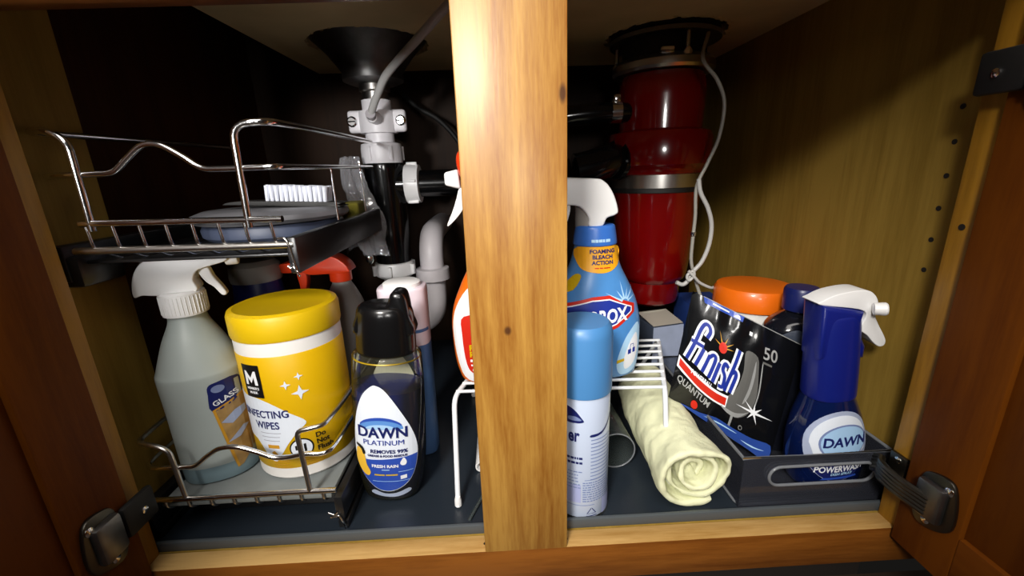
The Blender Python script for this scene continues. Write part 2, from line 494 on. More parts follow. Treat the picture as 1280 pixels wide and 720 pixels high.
# ---------------------------------------------------------------- the cabinet itself
struct(box('floor', M['lam'], None, -0.52, 0.46, 0.0225, 0.60, -0.02, 0.0))
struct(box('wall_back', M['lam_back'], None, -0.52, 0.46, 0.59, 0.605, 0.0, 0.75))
wr = struct(box('wall_right', M['lam'], None, 0.432, 0.448, 0.0225, 0.59, 0.0, 0.75))
struct(box('wall_left', M['lam_shade'], None, -0.516, -0.50, 0.0225, 0.59, 0.0, 0.75))
struct(box('trim_6', M['lam'], None, -0.447, -0.429, 0.0225, 0.106, 0.0, 0.75))   # spacer board behind the left stile
hole = None
for k in range(6):
    z = 0.439-0.032*k
    if hole is None:
        hole = lathe('peg_hole', M['gap'], wr, [(0.0026, 0), (0.0026, 0.0012)], 12, axis='X')
        hole.location = (0.4315, 0.057, z)
    else: copy_part(hole, wr, (0.4315, 0.057, z))
h = copy_part(hole, wr, (0.4315, 0.15, 0.30)); h.location = (0.4315, 0.037, 0.24)

# ceiling panel (plywood carrying the sink) with two torn cut-outs
def ceiling_panel():
    bm = bmesh.new(); z0, z1 = 0.594, 0.61
    loops = [[(-0.364, 0.0225), (0.4318, 0.0225), (0.4318, 0.59), (-0.364, 0.59)]]
    rnd = random.Random(3)
    for cx, cy, r, j in ((-0.208, 0.40, 0.093, 0.0025), (0.268, 0.402, 0.094, 0.005)):
        loops.append([(cx+(r+rnd.uniform(-j, j))*math.cos(2*math.pi*k/72), cy+(r+rnd.uniform(-j, j))*math.sin(2*math.pi*k/72)) for k in range(72)])
    es = []; rings = []
    for lp in loops:
        vs = [bm.verts.new((x, y, z0)) for x, y in lp]; rings.append(vs)
        es += [bm.edges.new((vs[i], vs[(i+1) % len(vs)])) for i in range(len(vs))]
    bmesh.ops.triangle_fill(bm, use_beauty=True, edges=es)
    r = bmesh.ops.extrude_face_region(bm, geom=bm.faces[:])
    bmesh.ops.translate(bm, verts=[g for g in r['geom'] if isinstance(g, bmesh.types.BMVert)], vec=(0, 0, z1-z0))
    o = finish(bm, 'ceiling', [M['ceil'], M['torn']], None, 20)
    for p in o.data.polygons:
        if abs(p.normal.z) < 0.5: p.material_index = 1
    return struct(o)
cp = ceiling_panel()
def torn_rim(cx, cy, r, n, w, seed):
    rnd = random.Random(seed); bm = bmesh.new()
    for k in range(n):
        a = 2*math.pi*k/n+rnd.uniform(-.03, .03)
        rr = r+rnd.uniform(-0.004, 0.004); s = rnd.uniform(0.4, 1)*w
        b2 = bmesh.ops.create_icosphere(bm, subdivisions=1, radius=s)['verts']
        bmesh.ops.transform(bm, verts=b2, matrix=Matrix.Translation((cx+rr*math.cos(a), cy+rr*math.sin(a), 0.594)) @ Matrix.Rotation(a, 4, 'Z') @ Matrix.Diagonal((0.7, 1.6, 0.35, 1)))
    o = finish(bm, 'torn_edge', M['torn'], cp, 0); o['kind'] = 'stuff'
torn_rim(0.268, 0.402, 0.097, 46, 0.005, 5)
torn_rim(-0.208, 0.40, 0.095, 30, 0.003, 6)
struct(box('ceiling', M['dark'], None, -0.52, 0.46, 0.0, 0.605, 0.72, 0.74))

# face frame
struct(box('trim_1', M['stile'], None, -0.0444, 0.0444, 0.0, 0.0222, -0.001, 0.528, 0.0012))
o = struct(box('trim_2', [M['rail'], M['paleedge']], None, -0.445, 0.445, 0.0002, 0.0222, -0.047, 0.0, 0.0012))
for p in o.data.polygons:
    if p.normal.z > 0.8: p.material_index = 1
ts = struct(box('trim_3', M['edge'], None, -0.445, -0.4065, 0.0004, 0.0222, -0.046, 0.72, 0.001))
tr = struct(box('trim_4', M['edge'], None, 0.409, 0.445, 0.0004, 0.0222, -0.046, 0.72, 0.001))
struct(box('trim_5', M['rail'], None, -0.445, 0.445, 0.0002, 0.0222, 0.527, 0.72, 0.001))
o = lathe('peg_hole', M['gap'], tr, [(0.003, 0), (0.003, 0.001)], 12, axis='X'); o.location = (0.4086, 0.011, 0.331)
for x in (-0.0452, 0.0452):
    o = lathe('nail_hole', M['gap'], None, [(0.0016, 0), (0.0016, 0.0006)], 10)
    o.location = (x, 0.0105, -0.0003); o.parent = bpy.data.objects['trim_2']
struct(box('baseboard_front', M['dark'], None, -0.52, 0.46, 0.075, 0.09, -0.16, -0.02))
struct(box('floor', M['kfloor'], None, -1.6, 1.6, -2.2, 0.075, -0.18, -0.16))

# doors: frame of stiles and rails with a recessed panel, opened square to the cabinet
def door(name, x_in, x_out, hinge_sign):
    """x_in = the face seen, x_out = the front face"""
    d = bpy.data.objects.new(name, None); C.objects.link(d); d.empty_display_size = 0.02
    struct(d)
    xa, xb = min(x_in, x_out), max(x_in, x_out)
    y0, y1, z0, z1, w = -0.412, -0.003, -0.008, 0.535, 0.058
    box('door_stile', M['door_v'], d, xa, xb, y1-w, y1, z0, z1, 0.0015)
    box('door_stile', M['door_v'], d, xa, xb, y0, y0+w, z0, z1, 0.0015)
    box('door_rail', M['door_h'], d, xa, xb, y0+w, y1-w, z0, z0+w, 0.0015)
    box('door_rail', M['door_h'], d, xa, xb, y0+w, y1-w, z1-w, z1, 0.0015)
    s = 1 if x_in > x_out else -1
    p = box('door_panel', M['door_v'], d, x_out+s*0.003, x_in-s*0.005, y0+w-0.004, y1-w+0.004, z0+w-0.004, z1-w+0.004, 0.001)
    return d
dl = door('door_1', -0.394, -0.413, -1)
drt = door('door_2', 0.402, 0.421, 1)

def hinge(parent, z, s, xf, xs, arm=True):
    """compact hinge: s = +1 right-hand door; xf = door face seen, xs = stile inner face"""
    h = bpy.data.objects.new('hinge', None); C.objects.link(h); h.parent = parent; h.empty_display_size = 0.01
    def sb(name, m, x0, x1, *a):
        return box(name, m, h, min(x0, x1), max(x0, x1), *a)
    # cup plate screwed to the door
    o = slab('cup_plate', M['nickel'], h, [(-0.056, z-0.014), (-0.05, z+0.028), (-0.030, z+0.030), (-0.020, z+0.018), (-0.020, z-0.024), (-0.036, z-0.030)], 0.004, 0.0012, 2)
    for v in o.data.vertices:      # the outline lies in the door's own plane
        x, y, zz = v.co; v.co = (xf-s*(0.002-y), x, zz)
    sb('cup', M['dsteel'], xf-s*0.001, xf-s*0.011, -0.048, -0.022, z-0.018, z+0.022, 0.004)
    for q in (z-0.022, z+0.022):
        o = lathe('screw', M['chrome'], h, [(0.0042, 0), (0.0042, 0.001), (0.002, 0.0022)], 12, axis='X')
        o.location = (xf-s*0.004, -0.047 if q > z else -0.034, q); o.scale = (-s, 1, 1)
    # the arm to the stile
    if not arm:
        sb('hinge_arm', M['black'], xf-s*0.001, xf-s*0.008, -0.018, 0.018, z-0.016, z+0.018, 0.003)
        o = lathe('screw', M['chrome'], h, [(0.0036, 0), (0.0036, 0.001), (0.0016, 0.002)], 12, axis='X')
        o.location = (xf-s*0.008, 0.002, z); o.scale = (-s, 1, 1)
        return h
    bm = bmesh.new()
    pts = fillet([(xf-s*0.008, -0.036, z-0.004), (xf-s*0.017, -0.012, z+0.000), (xf-s*0.017, 0.010, z+0.002), (xs-s*0.006, 0.026, z-0.004), (xs-s*0.005, 0.036, z-0.010)], 0.012)
    for i in range(-2, 3):
        tb(bm, [p+Vector((0, 0, i*0.0042)) for p in pts], 0.0034, 8)
    finish(bm, 'hinge_arm', M['nickel'], h, 40)
    sb('mounting_plate', M['nickel'], xs, xs-s*0.004, 0.002, 0.021, z-0.016, z+0.018, 0.001)
    o = lathe('screw', M['chrome'], h, [(0.0036, 0), (0.0036, 0.001), (0.0016, 0.002)], 12, axis='X')
    o.location = (xs-s*0.004, 0.011, z+0.012); o.scale = (-s, 1, 1)
    return h
hinge(drt, 0.068, 1, 0.402, 0.409)
hinge(dl, 0.078, -1, -0.394, -0.4065, False)
hinge(drt, 0.458, 1, 0.402, 0.409, False)

# ---------------------------------------------------------------- mat on the cabinet floor
bm = bmesh.new()
bx(bm, -0.428, 0.431, 0.0235, 0.588, 0.0002, 0.004, 0.0008, 1)
o = finish(bm, 'cabinet_mat', M['mat'])
box('raised_edge', M['matedge'], o, -0.428, 0.431, 0.0233, 0.028, 0.0003, 0.0125, 0.0012, 2)
o['label'] = 'slate grey liner mat with raised front edge covering the cabinet floor'; o['category'] = 'mat'

# ---------------------------------------------------------------- sink drain and its pipes
DX, DY = -0.208, 0.40
t = thing('sink_drain', 'white and black sink drain pipe with tee and saddle clamp under the left cut-out', 'drain pipe', (DX, DY, 0.0))
lathe('strainer_flange', M['dsteel'], t, [(0.030, 0.628), (0.089, 0.628), (0.089, 0.600), (0.082, 0.594), (0.066, 0.578), (0.054, 0.562), (0.048, 0.553), (0.048, 0.541), (0.036, 0.536), (0.024, 0.536)], 48)
lathe('tailpiece_nut', M['steel'], t, [(0.023, 0.537), (0.0245, 0.535), (0.0245, 0.526), (0.021, 0.524), (0.021, 0.508)], 24)
lathe('tailpiece', M['whitepipe'], t, [(0.0235, 0.512), (0.0235, 0.430)], 32)
sc = lathe('saddle_clamp', M['whitepipe'], t, [(0.0245, 0.496), (0.0305, 0.495), (0.0305, 0.461), (0.0245, 0.460)], 32)
for s in (-1, 1):
    w = box('clamp_ear', M['whitepipe'], sc, s*0.022-0.0135+s*0.012, s*0.022+0.0135+s*0.012, -0.012, 0.002, 0.462, 0.497, 0.005, 3)
    o = lathe('clamp_screw', M['chrome'], sc, [(0.0085, 0), (0.0085, -0.002), (0.006, -0.004)], 14, axis='Y'); o.location = (s*0.0395, -0.012, 0.4795)
    o = box('screw_slot', M['gap'], sc, s*0.0395-0.006, s*0.0395+0.006, -0.0166, -0.0155, 0.4785, 0.4805)
o = lathe('clamp_port', M['whitepipe'], sc, [(0.010, 0), (0.0095, -0.022), (0.008, -0.026)], 20, axis='Y'); o.location = (0.004, -0.026, 0.482)
n = lathe('slip_nut', M['whitepipe'], t, [(0.0265, 0.446), (0.0325, 0.444), (0.034, 0.436), (0.034, 0.419), (0.033, 0.413), (0.026, 0.413)], 32)
for a in (-1.9, -0.9, 0.4, 1.7, 2.8):
    o = box('nut_rib', M['whitepipe'], n, -0.002, 0.002, -0.037, -0.031, 0.417, 0.440, 0.001); o.rotation_euler = (0, 0, a+1.57)
bm = bmesh.new()
lt(bm, [(0.0325, 0.414), (0.0335, 0.409), (0.033, 0.400), (0.033, 0.330), (0.031, 0.250), (0.030, 0.235)], 36)
lt(bm, [(0.0, 0), (0.024, 0.0), (0.024, 0.045), (0.0225, 0.055), (0.0225, 0.150)], 28, axis='X', origin=(0.0, 0.0, 0.377))
finish(bm, 'tee', M['blackg'], t, 40)
n = lathe('slip_nut', M['white'], t, [(0.026, 0.036), (0.033, 0.037), (0.034, 0.044), (0.032, 0.060), (0.0245, 0.061)], 30, axis='X'); n.location = (0, 0, 0.377)
for a in (0.2, 1.4, 2.6, 3.8, 5.0):
    o = box('nut_rib', M['white'], n, 0.040, 0.058, -0.002, 0.002, 0.030, 0.037, 0.001); o.rotation_euler = (a, 0, 0)
tube('branch_pipe', M['blackg'], t, fillet([(0.1505, 0, 0.377), (0.24, -0.010, 0.380), (0.28, -0.028, 0.385), (0.314, -0.040, 0.388)], 0.05), 0.0225, 20)
n = lathe('slip_nut', M['white'], t, [(0.0275, 0.243), (0.034, 0.241), (0.0355, 0.234), (0.0355, 0.219), (0.029, 0.214)], 30)
for a in (0.0, 1.2, 2.3, 4.0, 5.3):
    o = box('nut_rib', M['white'], n, -0.003, 0.003, -0.041, -0.033, 0.220, 0.238, 0.001); o.rotation_euler = (0, 0, a)
tube('trap', M['greypipe'], t, catmull([(0, 0, 0.22), (0, 0, 0.165), (0.012, 0, 0.135), (0.035, 0.0, 0.122), (0.058, 0, 0.135), (0.068, 0, 0.165), (0.068, 0, 0.235), (0.068, 0.006, 0.262), (0.068, 0.03, 0.282), (0.068, 0.07, 0.286), (0.068, 0.189, 0.286)], 6), 0.0215, 20)
lathe('slip_nut', M['greypipe'], t, [(0.023, 0.228), (0.030, 0.226), (0.031, 0.206), (0.023, 0.203)], 28, cx=0.068)

t = thing('drain_tube', 'white plastic drain line running from the saddle clamp up behind the centre post', 'tube')
tube('hose', M['tube'], t, catmull([(-0.2038, 0.3440, 0.4828), (-0.199, 0.337, 0.491), (-0.186, 0.322, 0.507), (-0.165, 0.298, 0.528), (-0.139, 0.278, 0.545), (-0.0976, 0.24, 0.566), (-0.0624, 0.20, 0.581), (-0.02, 0.15, 0.588), (0.02, 0.11, 0.588)], 8), 0.0056, 12)
tube('fitting', M['greypipe'], t, [(-0.204, 0.3445, 0.4825), (-0.2030, 0.337, 0.4850)], 0.0075, 14)

tube('t', M['black'], None, catmull([(-0.205, 0.535, 0.580), (-0.19, 0.525, 0.545), (-0.16, 0.51, 0.515), (-0.12, 0.50, 0.49), (-0.085, 0.49, 0.45), (-0.055, 0.48, 0.39), (-0.045, 0.48, 0.31)], 8), 0.0045, 10)
o = bpy.data.objects['t']; o.name = 'faucet_hose'; o['label'] = 'thin black faucet hose arching behind the drain beside the centre post'; o['category'] = 'hose'

# ---------------------------------------------------------------- waste disposer
GX, GY = 0.268, 0.402
t = thing('garbage_disposal', 'red garbage disposal hanging under the right cut-out with steel band', 'garbage disposal', (GX, GY, 0.0))
lathe('grinder_housing', M['red'], t, [(0.0, 0.448), (0.069, 0.448), (0.0705, 0.50), (0.070, 0.522), (0.066, 0.534), (0.05, 0.536)], 56)
lathe('motor_housing', M['red'], t, [(0.03, 0.142), (0.040, 0.144), (0.048, 0.150), (0.0505, 0.160), (0.0515, 0.188), (0.0545, 0.191), (0.0585, 0.195), (0.0615, 0.202), (0.0645, 0.225), (0.070, 0.29), (0.0745, 0.345), (0.0755, 0.352), (0.0755, 0.382), (0.079, 0.388), (0.0855, 0.394), (0.087, 0.402), (0.087, 0.436), (0.083, 0.446), (0.072, 0.450), (0.0, 0.451)], 56)
lathe('steel_band', M['steel'], t, [(0.0755, 0.3565), (0.0768, 0.3575), (0.0768, 0.3785), (0.0755, 0.3795)], 56, cap=False)
lathe('black_seal', M['black'], t, [(0.0755, 0.349), (0.0765, 0.350), (0.0765, 0.3565), (0.0755, 0.3575)], 56, cap=False)
mr = lathe('mounting_ring', M['steel'], t, [(0.06, 0.536), (0.077, 0.536), (0.081, 0.540), (0.081, 0.549), (0.074, 0.556), (0.06, 0.558)], 56)
box('ring_tab', M['chrome'], mr, -0.034, -0.014, -0.084, -0.074, 0.552, 0.561, 0.002)
for k in range(3):
    a = -1.45+k*2.094
    o = tube('mount_screw', M['steel'], mr, [(0.074*math.cos(a), 0.074*math.sin(a), 0.553), (0.074*math.cos(a), 0.074*math.sin(a), 0.60)], 0.0032, 10)
    lathe('screw_head', M['chrome'], mr, [(0.0075, 0.551), (0.0075, 0.556), (0.004, 0.562)], 12, cx=0.074*math.cos(a), cy=0.074*math.sin(a))
lathe('mount_flange', M['black'], t, [(0.05, 0.556), (0.066, 0.557), (0.066, 0.59), (0.084, 0.592), (0.084, 0.598), (0.05, 0.60)], 56)
lathe('flange_ring', M['dsteel'], t, [(0.066, 0.583), (0.0865, 0.583), (0.0865, 0.589), (0.066, 0.591)], 56, cap=False)
tube('discharge_elbow', M['blackg'], t, catmull([(-0.060, -0.02, 0.402), (-0.086, -0.032, 0.404), (-0.105, -0.039, 0.400), (-0.125, -0.042, 0.394), (-0.152, -0.0435, 0.389)], 5), [0.026]*6+[0.0275]*15, 22)
tube('elbow_flange', M['blackg'], t, [(-0.076, -0.027, 0.403), (-0.084, -0.031, 0.404)], 0.033, 24)
tube('dishwasher_inlet', M['blackg'], t, catmull([(-0.052, -0.02, 0.478), (-0.088, -0.028, 0.479), (-0.14, -0.030, 0.477), (-0.20, -0.022, 0.47), (-0.265, 0.01, 0.455), (-0.29, 0.08, 0.44), (-0.295, 0.187, 0.43)], 6), 0.0155, 16)
hc = lathe('hose_clamp', M['chrome'], t, [(0.0165, -0.008), (0.0175, -0.008), (0.0175, 0.008), (0.0165, 0.008)], 24, axis='X'); hc.location = (-0.084, -0.028, 0.479)
box('clamp_worm', M['chrome'], hc, -0.006, 0.006, -0.012, 0.0, 0.014, 0.026, 0.003)

# tubes of the water filter
t = thing('filter_tube', 'thin grey water line falling beside the red disposal to a knot', 'tube')
tube('hose', M['tubeg'], t, catmull([(0.300, 0.315, 0.575), (0.285, 0.293, 0.537), (0.306, 0.288, 0.508), (0.3195, 0.288, 0.476), (0.316, 0.288, 0.43), (0.302, 0.288, 0.393), (0.289, 0.288, 0.360), (0.2915, 0.29, 0.315), (0.2905, 0.29, 0.275), (0.291, 0.29, 0.245), (0.298, 0.289, 0.218), (0.311, 0.286, 0.18), (0.318, 0.284, 0.15)], 8), 0.0027, 10)
o = lathe('coupling', M['chrome'], t, [(0.0046, 0), (0.0046, 0.006)], 12); o.location = (0.2903, 0.29, 0.285)
t = thing('filter_tube', 'looped white water line bowing outward beside the thin grey line', 'tube')
tube('hose', M['tube'], t, catmull([(0.288, 0.281, 0.372), (0.292, 0.280, 0.352), (0.305, 0.279, 0.328), (0.313, 0.279, 0.302), (0.312, 0.279, 0.272), (0.303, 0.279, 0.245), (0.290, 0.280, 0.228), (0.284, 0.281, 0.214), (0.276, 0.281, 0.208), (0.266, 0.282, 0.212)], 8), 0.0033, 10)
tie = tube('twist_tie', M['tube'], t, catmull([(0.281, 0.275, 0.232), (0.290, 0.272, 0.222), (0.300, 0.273, 0.212), (0.318, 0.274, 0.203), (0.325, 0.275, 0.203)], 6), 0.0024, 8)
tube('tie_end', M['tube'], tie, catmull([(0.290, 0.274, 0.224), (0.283, 0.275, 0.216), (0.280, 0.276, 0.224), (0.288, 0.275, 0.231)], 6, True), 0.0024, 8, True)

# crumpled clear bag hung by the tee
def crumple():
    rnd = random.Random(11); bm = bmesh.new(); nu, nv = 22, 40
    cl = catmull([(-0.250, 0.355, 0.424), (-0.250, 0.350, 0.395), (-0.242, 0.348, 0.36), (-0.231, 0.346, 0.325), (-0.224, 0.345, 0.29), (-0.221, 0.345, 0.265)], 8)
    V = []
    for j in range(nv+1):
        p = cl[min(int(j/nv*(len(cl)-1)), len(cl)-1)]; tt = j/nv
        w = 0.009+0.004*math.sin(math.pi*min(tt*1.05, 1))+0.006*tt; row = []
        for i in range(nu+1):
            a = 2*math.pi*i/nu
            r = w*(1+0.42*math.sin(3*a+tt*4)+0.22*math.sin(7*a-tt*7)+0.1*math.sin(11*a+tt*13))
            row.append(bm.verts.new((p.x+r*math.cos(a)*1.15, p.y+r*0.6*math.sin(a)+rnd.uniform(-.0015, .0015), p.z+rnd.uniform(-.0015, .0015))))
        V.append(row)
    for j in range(nv):
        for i in range(nu): bm.faces.new((V[j][i], V[j][i+1], V[j+1][i+1], V[j+1][i]))
    return bm
t = thing('plastic_bag', 'crumpled clear plastic bag hanging against the black tee', 'bag')
finish(crumple(), 'bag_film', M['bag'], t, 60)
bm = bmesh.new()
pts = []
for j in range(9):
    row = []
    for i in range(9):
        u, v = i/8, j/8
        row.append(bm.verts.new((-0.280+0.042*u+0.01*v, 0.346+0.006*math.sin(9*u+4*v), 0.345-0.068*v-0.02*abs(u-.5)+0.006*math.sin(6*u))))
    pts.append(row)
for j in range(8):
    for i in range(8): bm.faces.new((pts[j][i], pts[j][i+1], pts[j+1][i+1], pts[j+1][i]))
bmesh.ops.solidify(bm, geom=bm.faces[:], thickness=0.0008)
finish(bm, 'bag_flap', M['bag'], t, 60)
lathe('twist_clip', M['chrome'], t, [(0.002, 0.266), (0.006, 0.264), (0.007, 0.258), (0.004, 0.252), (0.001, 0.250)], 12, cx=-0.233, cy=0.340)

def place(t, loc):
    """moves a thing's Empty to its base; the parts stay where they are"""
    L = Vector(loc); t.location = L
    for c in t.children: c.location = Vector(c.location) - L
place(bpy.data.objects['drain_tube'], (-0.204, 0.355, 0.478))
place(bpy.data.objects['filter_tube'], (0.318, 0.284, 0.15))
place(bpy.data.objects['filter_tube.001'], (0.29, 0.28, 0.208))
place(bpy.data.objects['plastic_bag'], (-0.214, 0.31, 0.25))

# ---------------------------------------------------------------- two-tier pull-out rack
W = 0.0027
XL_, XR_ = -0.412, -0.203
# upper tier
t = thing('pull_out_basket', 'upper chrome wire pull-out basket with tall corner loops and black side rails', 'wire basket', group='two-tier pull-out rack')
zt = 0.328
box('tray', M['rackblack'], t, XL_, XR_-0.004, 0.045, 0.325, zt-0.004, zt-0.001, 0.001)
for x0, x1 in ((-0.4285, -0.4155), (-0.213, -0.2035)):
    r = box('side_rail', M['rackblack'], t, x0, x1, 0.034, 0.33, 0.309, 0.343, 0.0015)
    if x0 > -0.3:
        tube('rail_lip', M['chrome'], r, fillet([(x0-0.006, 0.0335, 0.343), (x0+0.001, 0.033, 0.343), (x0+0.003, 0.033, 0.338), (x0+0.0065, 0.033, 0.311), (x0+0.0085, 0.033, 0.306)], 0.002), 0.0012, 8)
        tube('rail_clip', M['chrome'], r, fillet([(x0-0.001, 0.033, 0.317), (x0+0.002, 0.033, 0.314), (x0+0.004, 0.033, 0.316), (x0+0.007, 0.033, 0.311)], 0.002), 0.0012, 8)
box('slide_housing', M['rackblack'], t, -0.4287, -0.4065, 0.036, 0.085, 0.303, 0.333, 0.004)
tube('front_bar', M['chrome'], t, [(-0.392, 0.035, 0.363), (-0.212, 0.035, 0.3605)], 0.0031, 10)
tube('front_edge', M['steel'], t, [(-0.405, 0.036, 0.338), (-0.206, 0.036, 0.3365)], 0.0034, 10)
for k in range(8):
    x = -0.3865+0.0235*k
    tube('cross_wire', M['chrome'], t, fillet([(x-0.002, 0.035, 0.3625), (x, 0.035, 0.339), (x, 0.06, zt-0.002), (x, 0.32, zt-0.002)], 0.006), 0.0014, 8)
tube('corner_loop', M['chrome'], t, fillet([(-0.383, 0.035, 0.356), (-0.381, 0.035, 0.434), (-0.398, 0.035, 0.443), (-0.424, 0.045, 0.443), (-0.424, 0.20, 0.443), (-0.424, 0.335, 0.443)], 0.014), W+0.0004, 12)
tube('corner_loop', M['chrome'], t, fillet([(-0.243, 0.035, 0.354), (-0.2405, 0.035, 0.4425), (-0.212, 0.037, 0.4445), (-0.207, 0.10, 0.4445), (-0.207, 0.335, 0.4445)], 0.014), W+0.0004, 12)
wave = catmull([(-0.418, 0.06, 0.405), (-0.414, 0.042, 0.405), (-0.398, 0.0375, 0.4055), (-0.37, 0.0375, 0.4055), (-0.352, 0.0375, 0.407), (-0.337, 0.0375, 0.418), (-0.322, 0.0375, 0.428), (-0.307, 0.0375, 0.428), (-0.290, 0.0375, 0.418), (-0.276, 0.0375, 0.408), (-0.26, 0.0375, 0.4065), (-0.228, 0.0375, 0.4065), (-0.214, 0.040, 0.4065), (-0.210, 0.054, 0.4065), (-0.210, 0.10, 0.4065), (-0.210, 0.335, 0.4065)], 6)
tube('wave_rail', M['chrome'], t, wave, W, 12)
tube('side_wire', M['chrome'], t, [(-0.2085, 0.27, 0.415), (-0.2085, 0.27, 0.345)], 0.0014, 8)
tube('side_wire', M['chrome'], t, [(-0.2085, 0.16, 0.405), (-0.2085, 0.16, 0.345)], 0.0014, 8)
place(t, (-0.31, 0.034, 0.303))

# lower tier
t = thing('pull_out_basket', 'lower chrome wire pull-out basket standing on the mat', 'wire basket', group='two-tier pull-out rack')
zt = 0.0545
box('tray', M['traygrey'], t, XL_+0.01, XR_-0.012, 0.037, 0.33, zt-0.006, zt, 0.0015)
for x0, x1 in ((-0.4285, -0.4155), (-0.2135, -0.204)):
    r = box('side_rail', M['rackblack'], t, x0, x1, 0.036, 0.33, 0.0125 if x0 < -.3 else 0.020, 0.050, 0.0015)
    box('slide_foot', M['rackblack'], r, x0-0.001, x1+0.001, 0.040, 0.325, 0.0041, 0.014, 0.001)
    if x0 > -0.3:
        tube('rail_lip', M['chrome'], r, fillet([(x0-0.006, 0.035, 0.024), (x0+0.004, 0.035, 0.026), (x0+0.007, 0.035, 0.016), (x0+0.009, 0.035, 0.008)], 0.002), 0.0011, 8)
        tube('rail_clip', M['chrome'], r, fillet([(x0-0.008, 0.0355, 0.030), (x0-0.001, 0.035, 0.027), (x0+0.003, 0.035, 0.031)], 0.002), 0.0011, 8)
box('slide_body', M['rackblack'], t, XL_+0.012, -0.216, 0.07, 0.32, 0.012, 0.046, 0.002)
tube('front_bar', M['chrome'], t, [(-0.413, 0.0345, 0.0605), (-0.2075, 0.0345, 0.0615)], 0.003, 10)
for k in range(8):
    x = -0.394+0.0245*k
    tube('cross_wire', M['steel'], t, fillet([(x-0.001, 0.0345, 0.060), (x, 0.0345, 0.050), (x+0.001, 0.042, 0.0445), (x+0.001, 0.32, 0.0465)], 0.004), 0.0014, 8)
tube('corner_loop', M['steel'], t, fillet([(-0.371, 0.0345, 0.0605), (-0.3745, 0.0345, 0.122), (-0.388, 0.035, 0.129), (-0.411, 0.040, 0.130), (-0.4152, 0.08, 0.130), (-0.4152, 0.32, 0.130), (-0.4152, 0.32, 0.05)], 0.016), W, 12)
tube('corner_loop', M['steel'], t, fillet([(-0.236, 0.0345, 0.0605), (-0.238, 0.0345, 0.138), (-0.224, 0.035, 0.1405), (-0.2115, 0.040, 0.1405), (-0.2075, 0.08, 0.1405), (-0.2075, 0.32, 0.1405), (-0.2075, 0.32, 0.05)], 0.012), W, 12)
wave = catmull([(-0.4147, 0.10, 0.0985), (-0.413, 0.055, 0.0985), (-0.404, 0.040, 0.0985), (-0.388, 0.037, 0.0995), (-0.368, 0.037, 0.0995), (-0.353, 0.037, 0.101), (-0.338, 0.037, 0.112), (-0.323, 0.037, 0.1205), (-0.305, 0.037, 0.121), (-0.287, 0.037, 0.114), (-0.270, 0.037, 0.106), (-0.254, 0.037, 0.105), (-0.236, 0.037, 0.108), (-0.220, 0.038, 0.107), (-0.2115, 0.043, 0.107), (-0.2085, 0.06, 0.107), (-0.2075, 0.12, 0.107), (-0.2075, 0.32, 0.107)], 6)
tube('wave_rail', M['chrome'], t, wave, W, 12)
place(t, (-0.31, 0.036, 0.0041))

# things lying in the upper basket
t = thing('scrub_pad', 'thick grey round pad lying flat in the upper basket beneath the brush', 'pad', (-0.295, 0.185, 0.3275))
lathe('top_pad', M['pad'], t, [(0.05, 0.018), (0.084, 0.020), (0.088, 0.024), (0.087, 0.029), (0.076, 0.033), (0.0, 0.034)], 48)
lathe('bottom_pad', M['padblue'], t, [(0.0, 0.0005), (0.074, 0.0005), (0.079, 0.005), (0.080, 0.012), (0.077, 0.018), (0.0, 0.019)], 48)
t = thing('scrub_brush', 'white bristled scrub brush lying bristles up on the grey pad', 'brush', (-0.262, 0.185, 0.3618), (0, 0.06, 0.03))
slab('brush_block', M['black'], t, [(-0.085, 0.0), (-0.06, 0.005), (0.046, 0.006), (0.05, 0.003), (0.046, 0.0003), (-0.06, 0.0003)], 0.03, 0.002)
bm = bmesh.new(); rnd = random.Random(2)
for i in range(13):
    for j in range(4):
        x, y = -0.034+i*0.0057, -0.010+j*0.0066
        tb(bm, [(x, y, 0.005), (x+rnd.uniform(-.0006, .0006), y+rnd.uniform(-.0006, .0006), 0.0245+rnd.uniform(-.0006, .0006))], [0.0022, 0.0030], 7)
o = finish(bm, 'bristles', M['bristle'], t, 30); o['kind'] = 'stuff'
t = thing('sponge', 'yellow green sponge pad at the inner edge of the upper basket', 'sponge', (-0.232, 0.20, 0.3275), (0, 0, 0.5))
t.location = (-0.2365, 0.290, 0.3275); t.rotation_euler = (0, 0, 0.12)
bm = bmesh.new(); bx(bm, -0.018, 0.017, -0.028, 0.028, 0.0003, 0.030, 0.004, 3)
finish(bm, 'sponge_body', M['sponge'], t)

# ---------------------------------------------------------------- what stands in the lower basket
def fine_print(n, u0, u1, v0, dv, h, seed, jag=0.2):
    rnd = random.Random(seed); rows = []
    for i in range(n):
        x = u0
        end = u1-(u1-u0)*rnd.uniform(0, jag)
        while x < end:
            w = rnd.uniform(0.0015, 0.005); rows.append((x, min(x+w, end), v0-i*dv, h)); x += w+0.0008
    return bars(rows)

Z1 = 0.0550
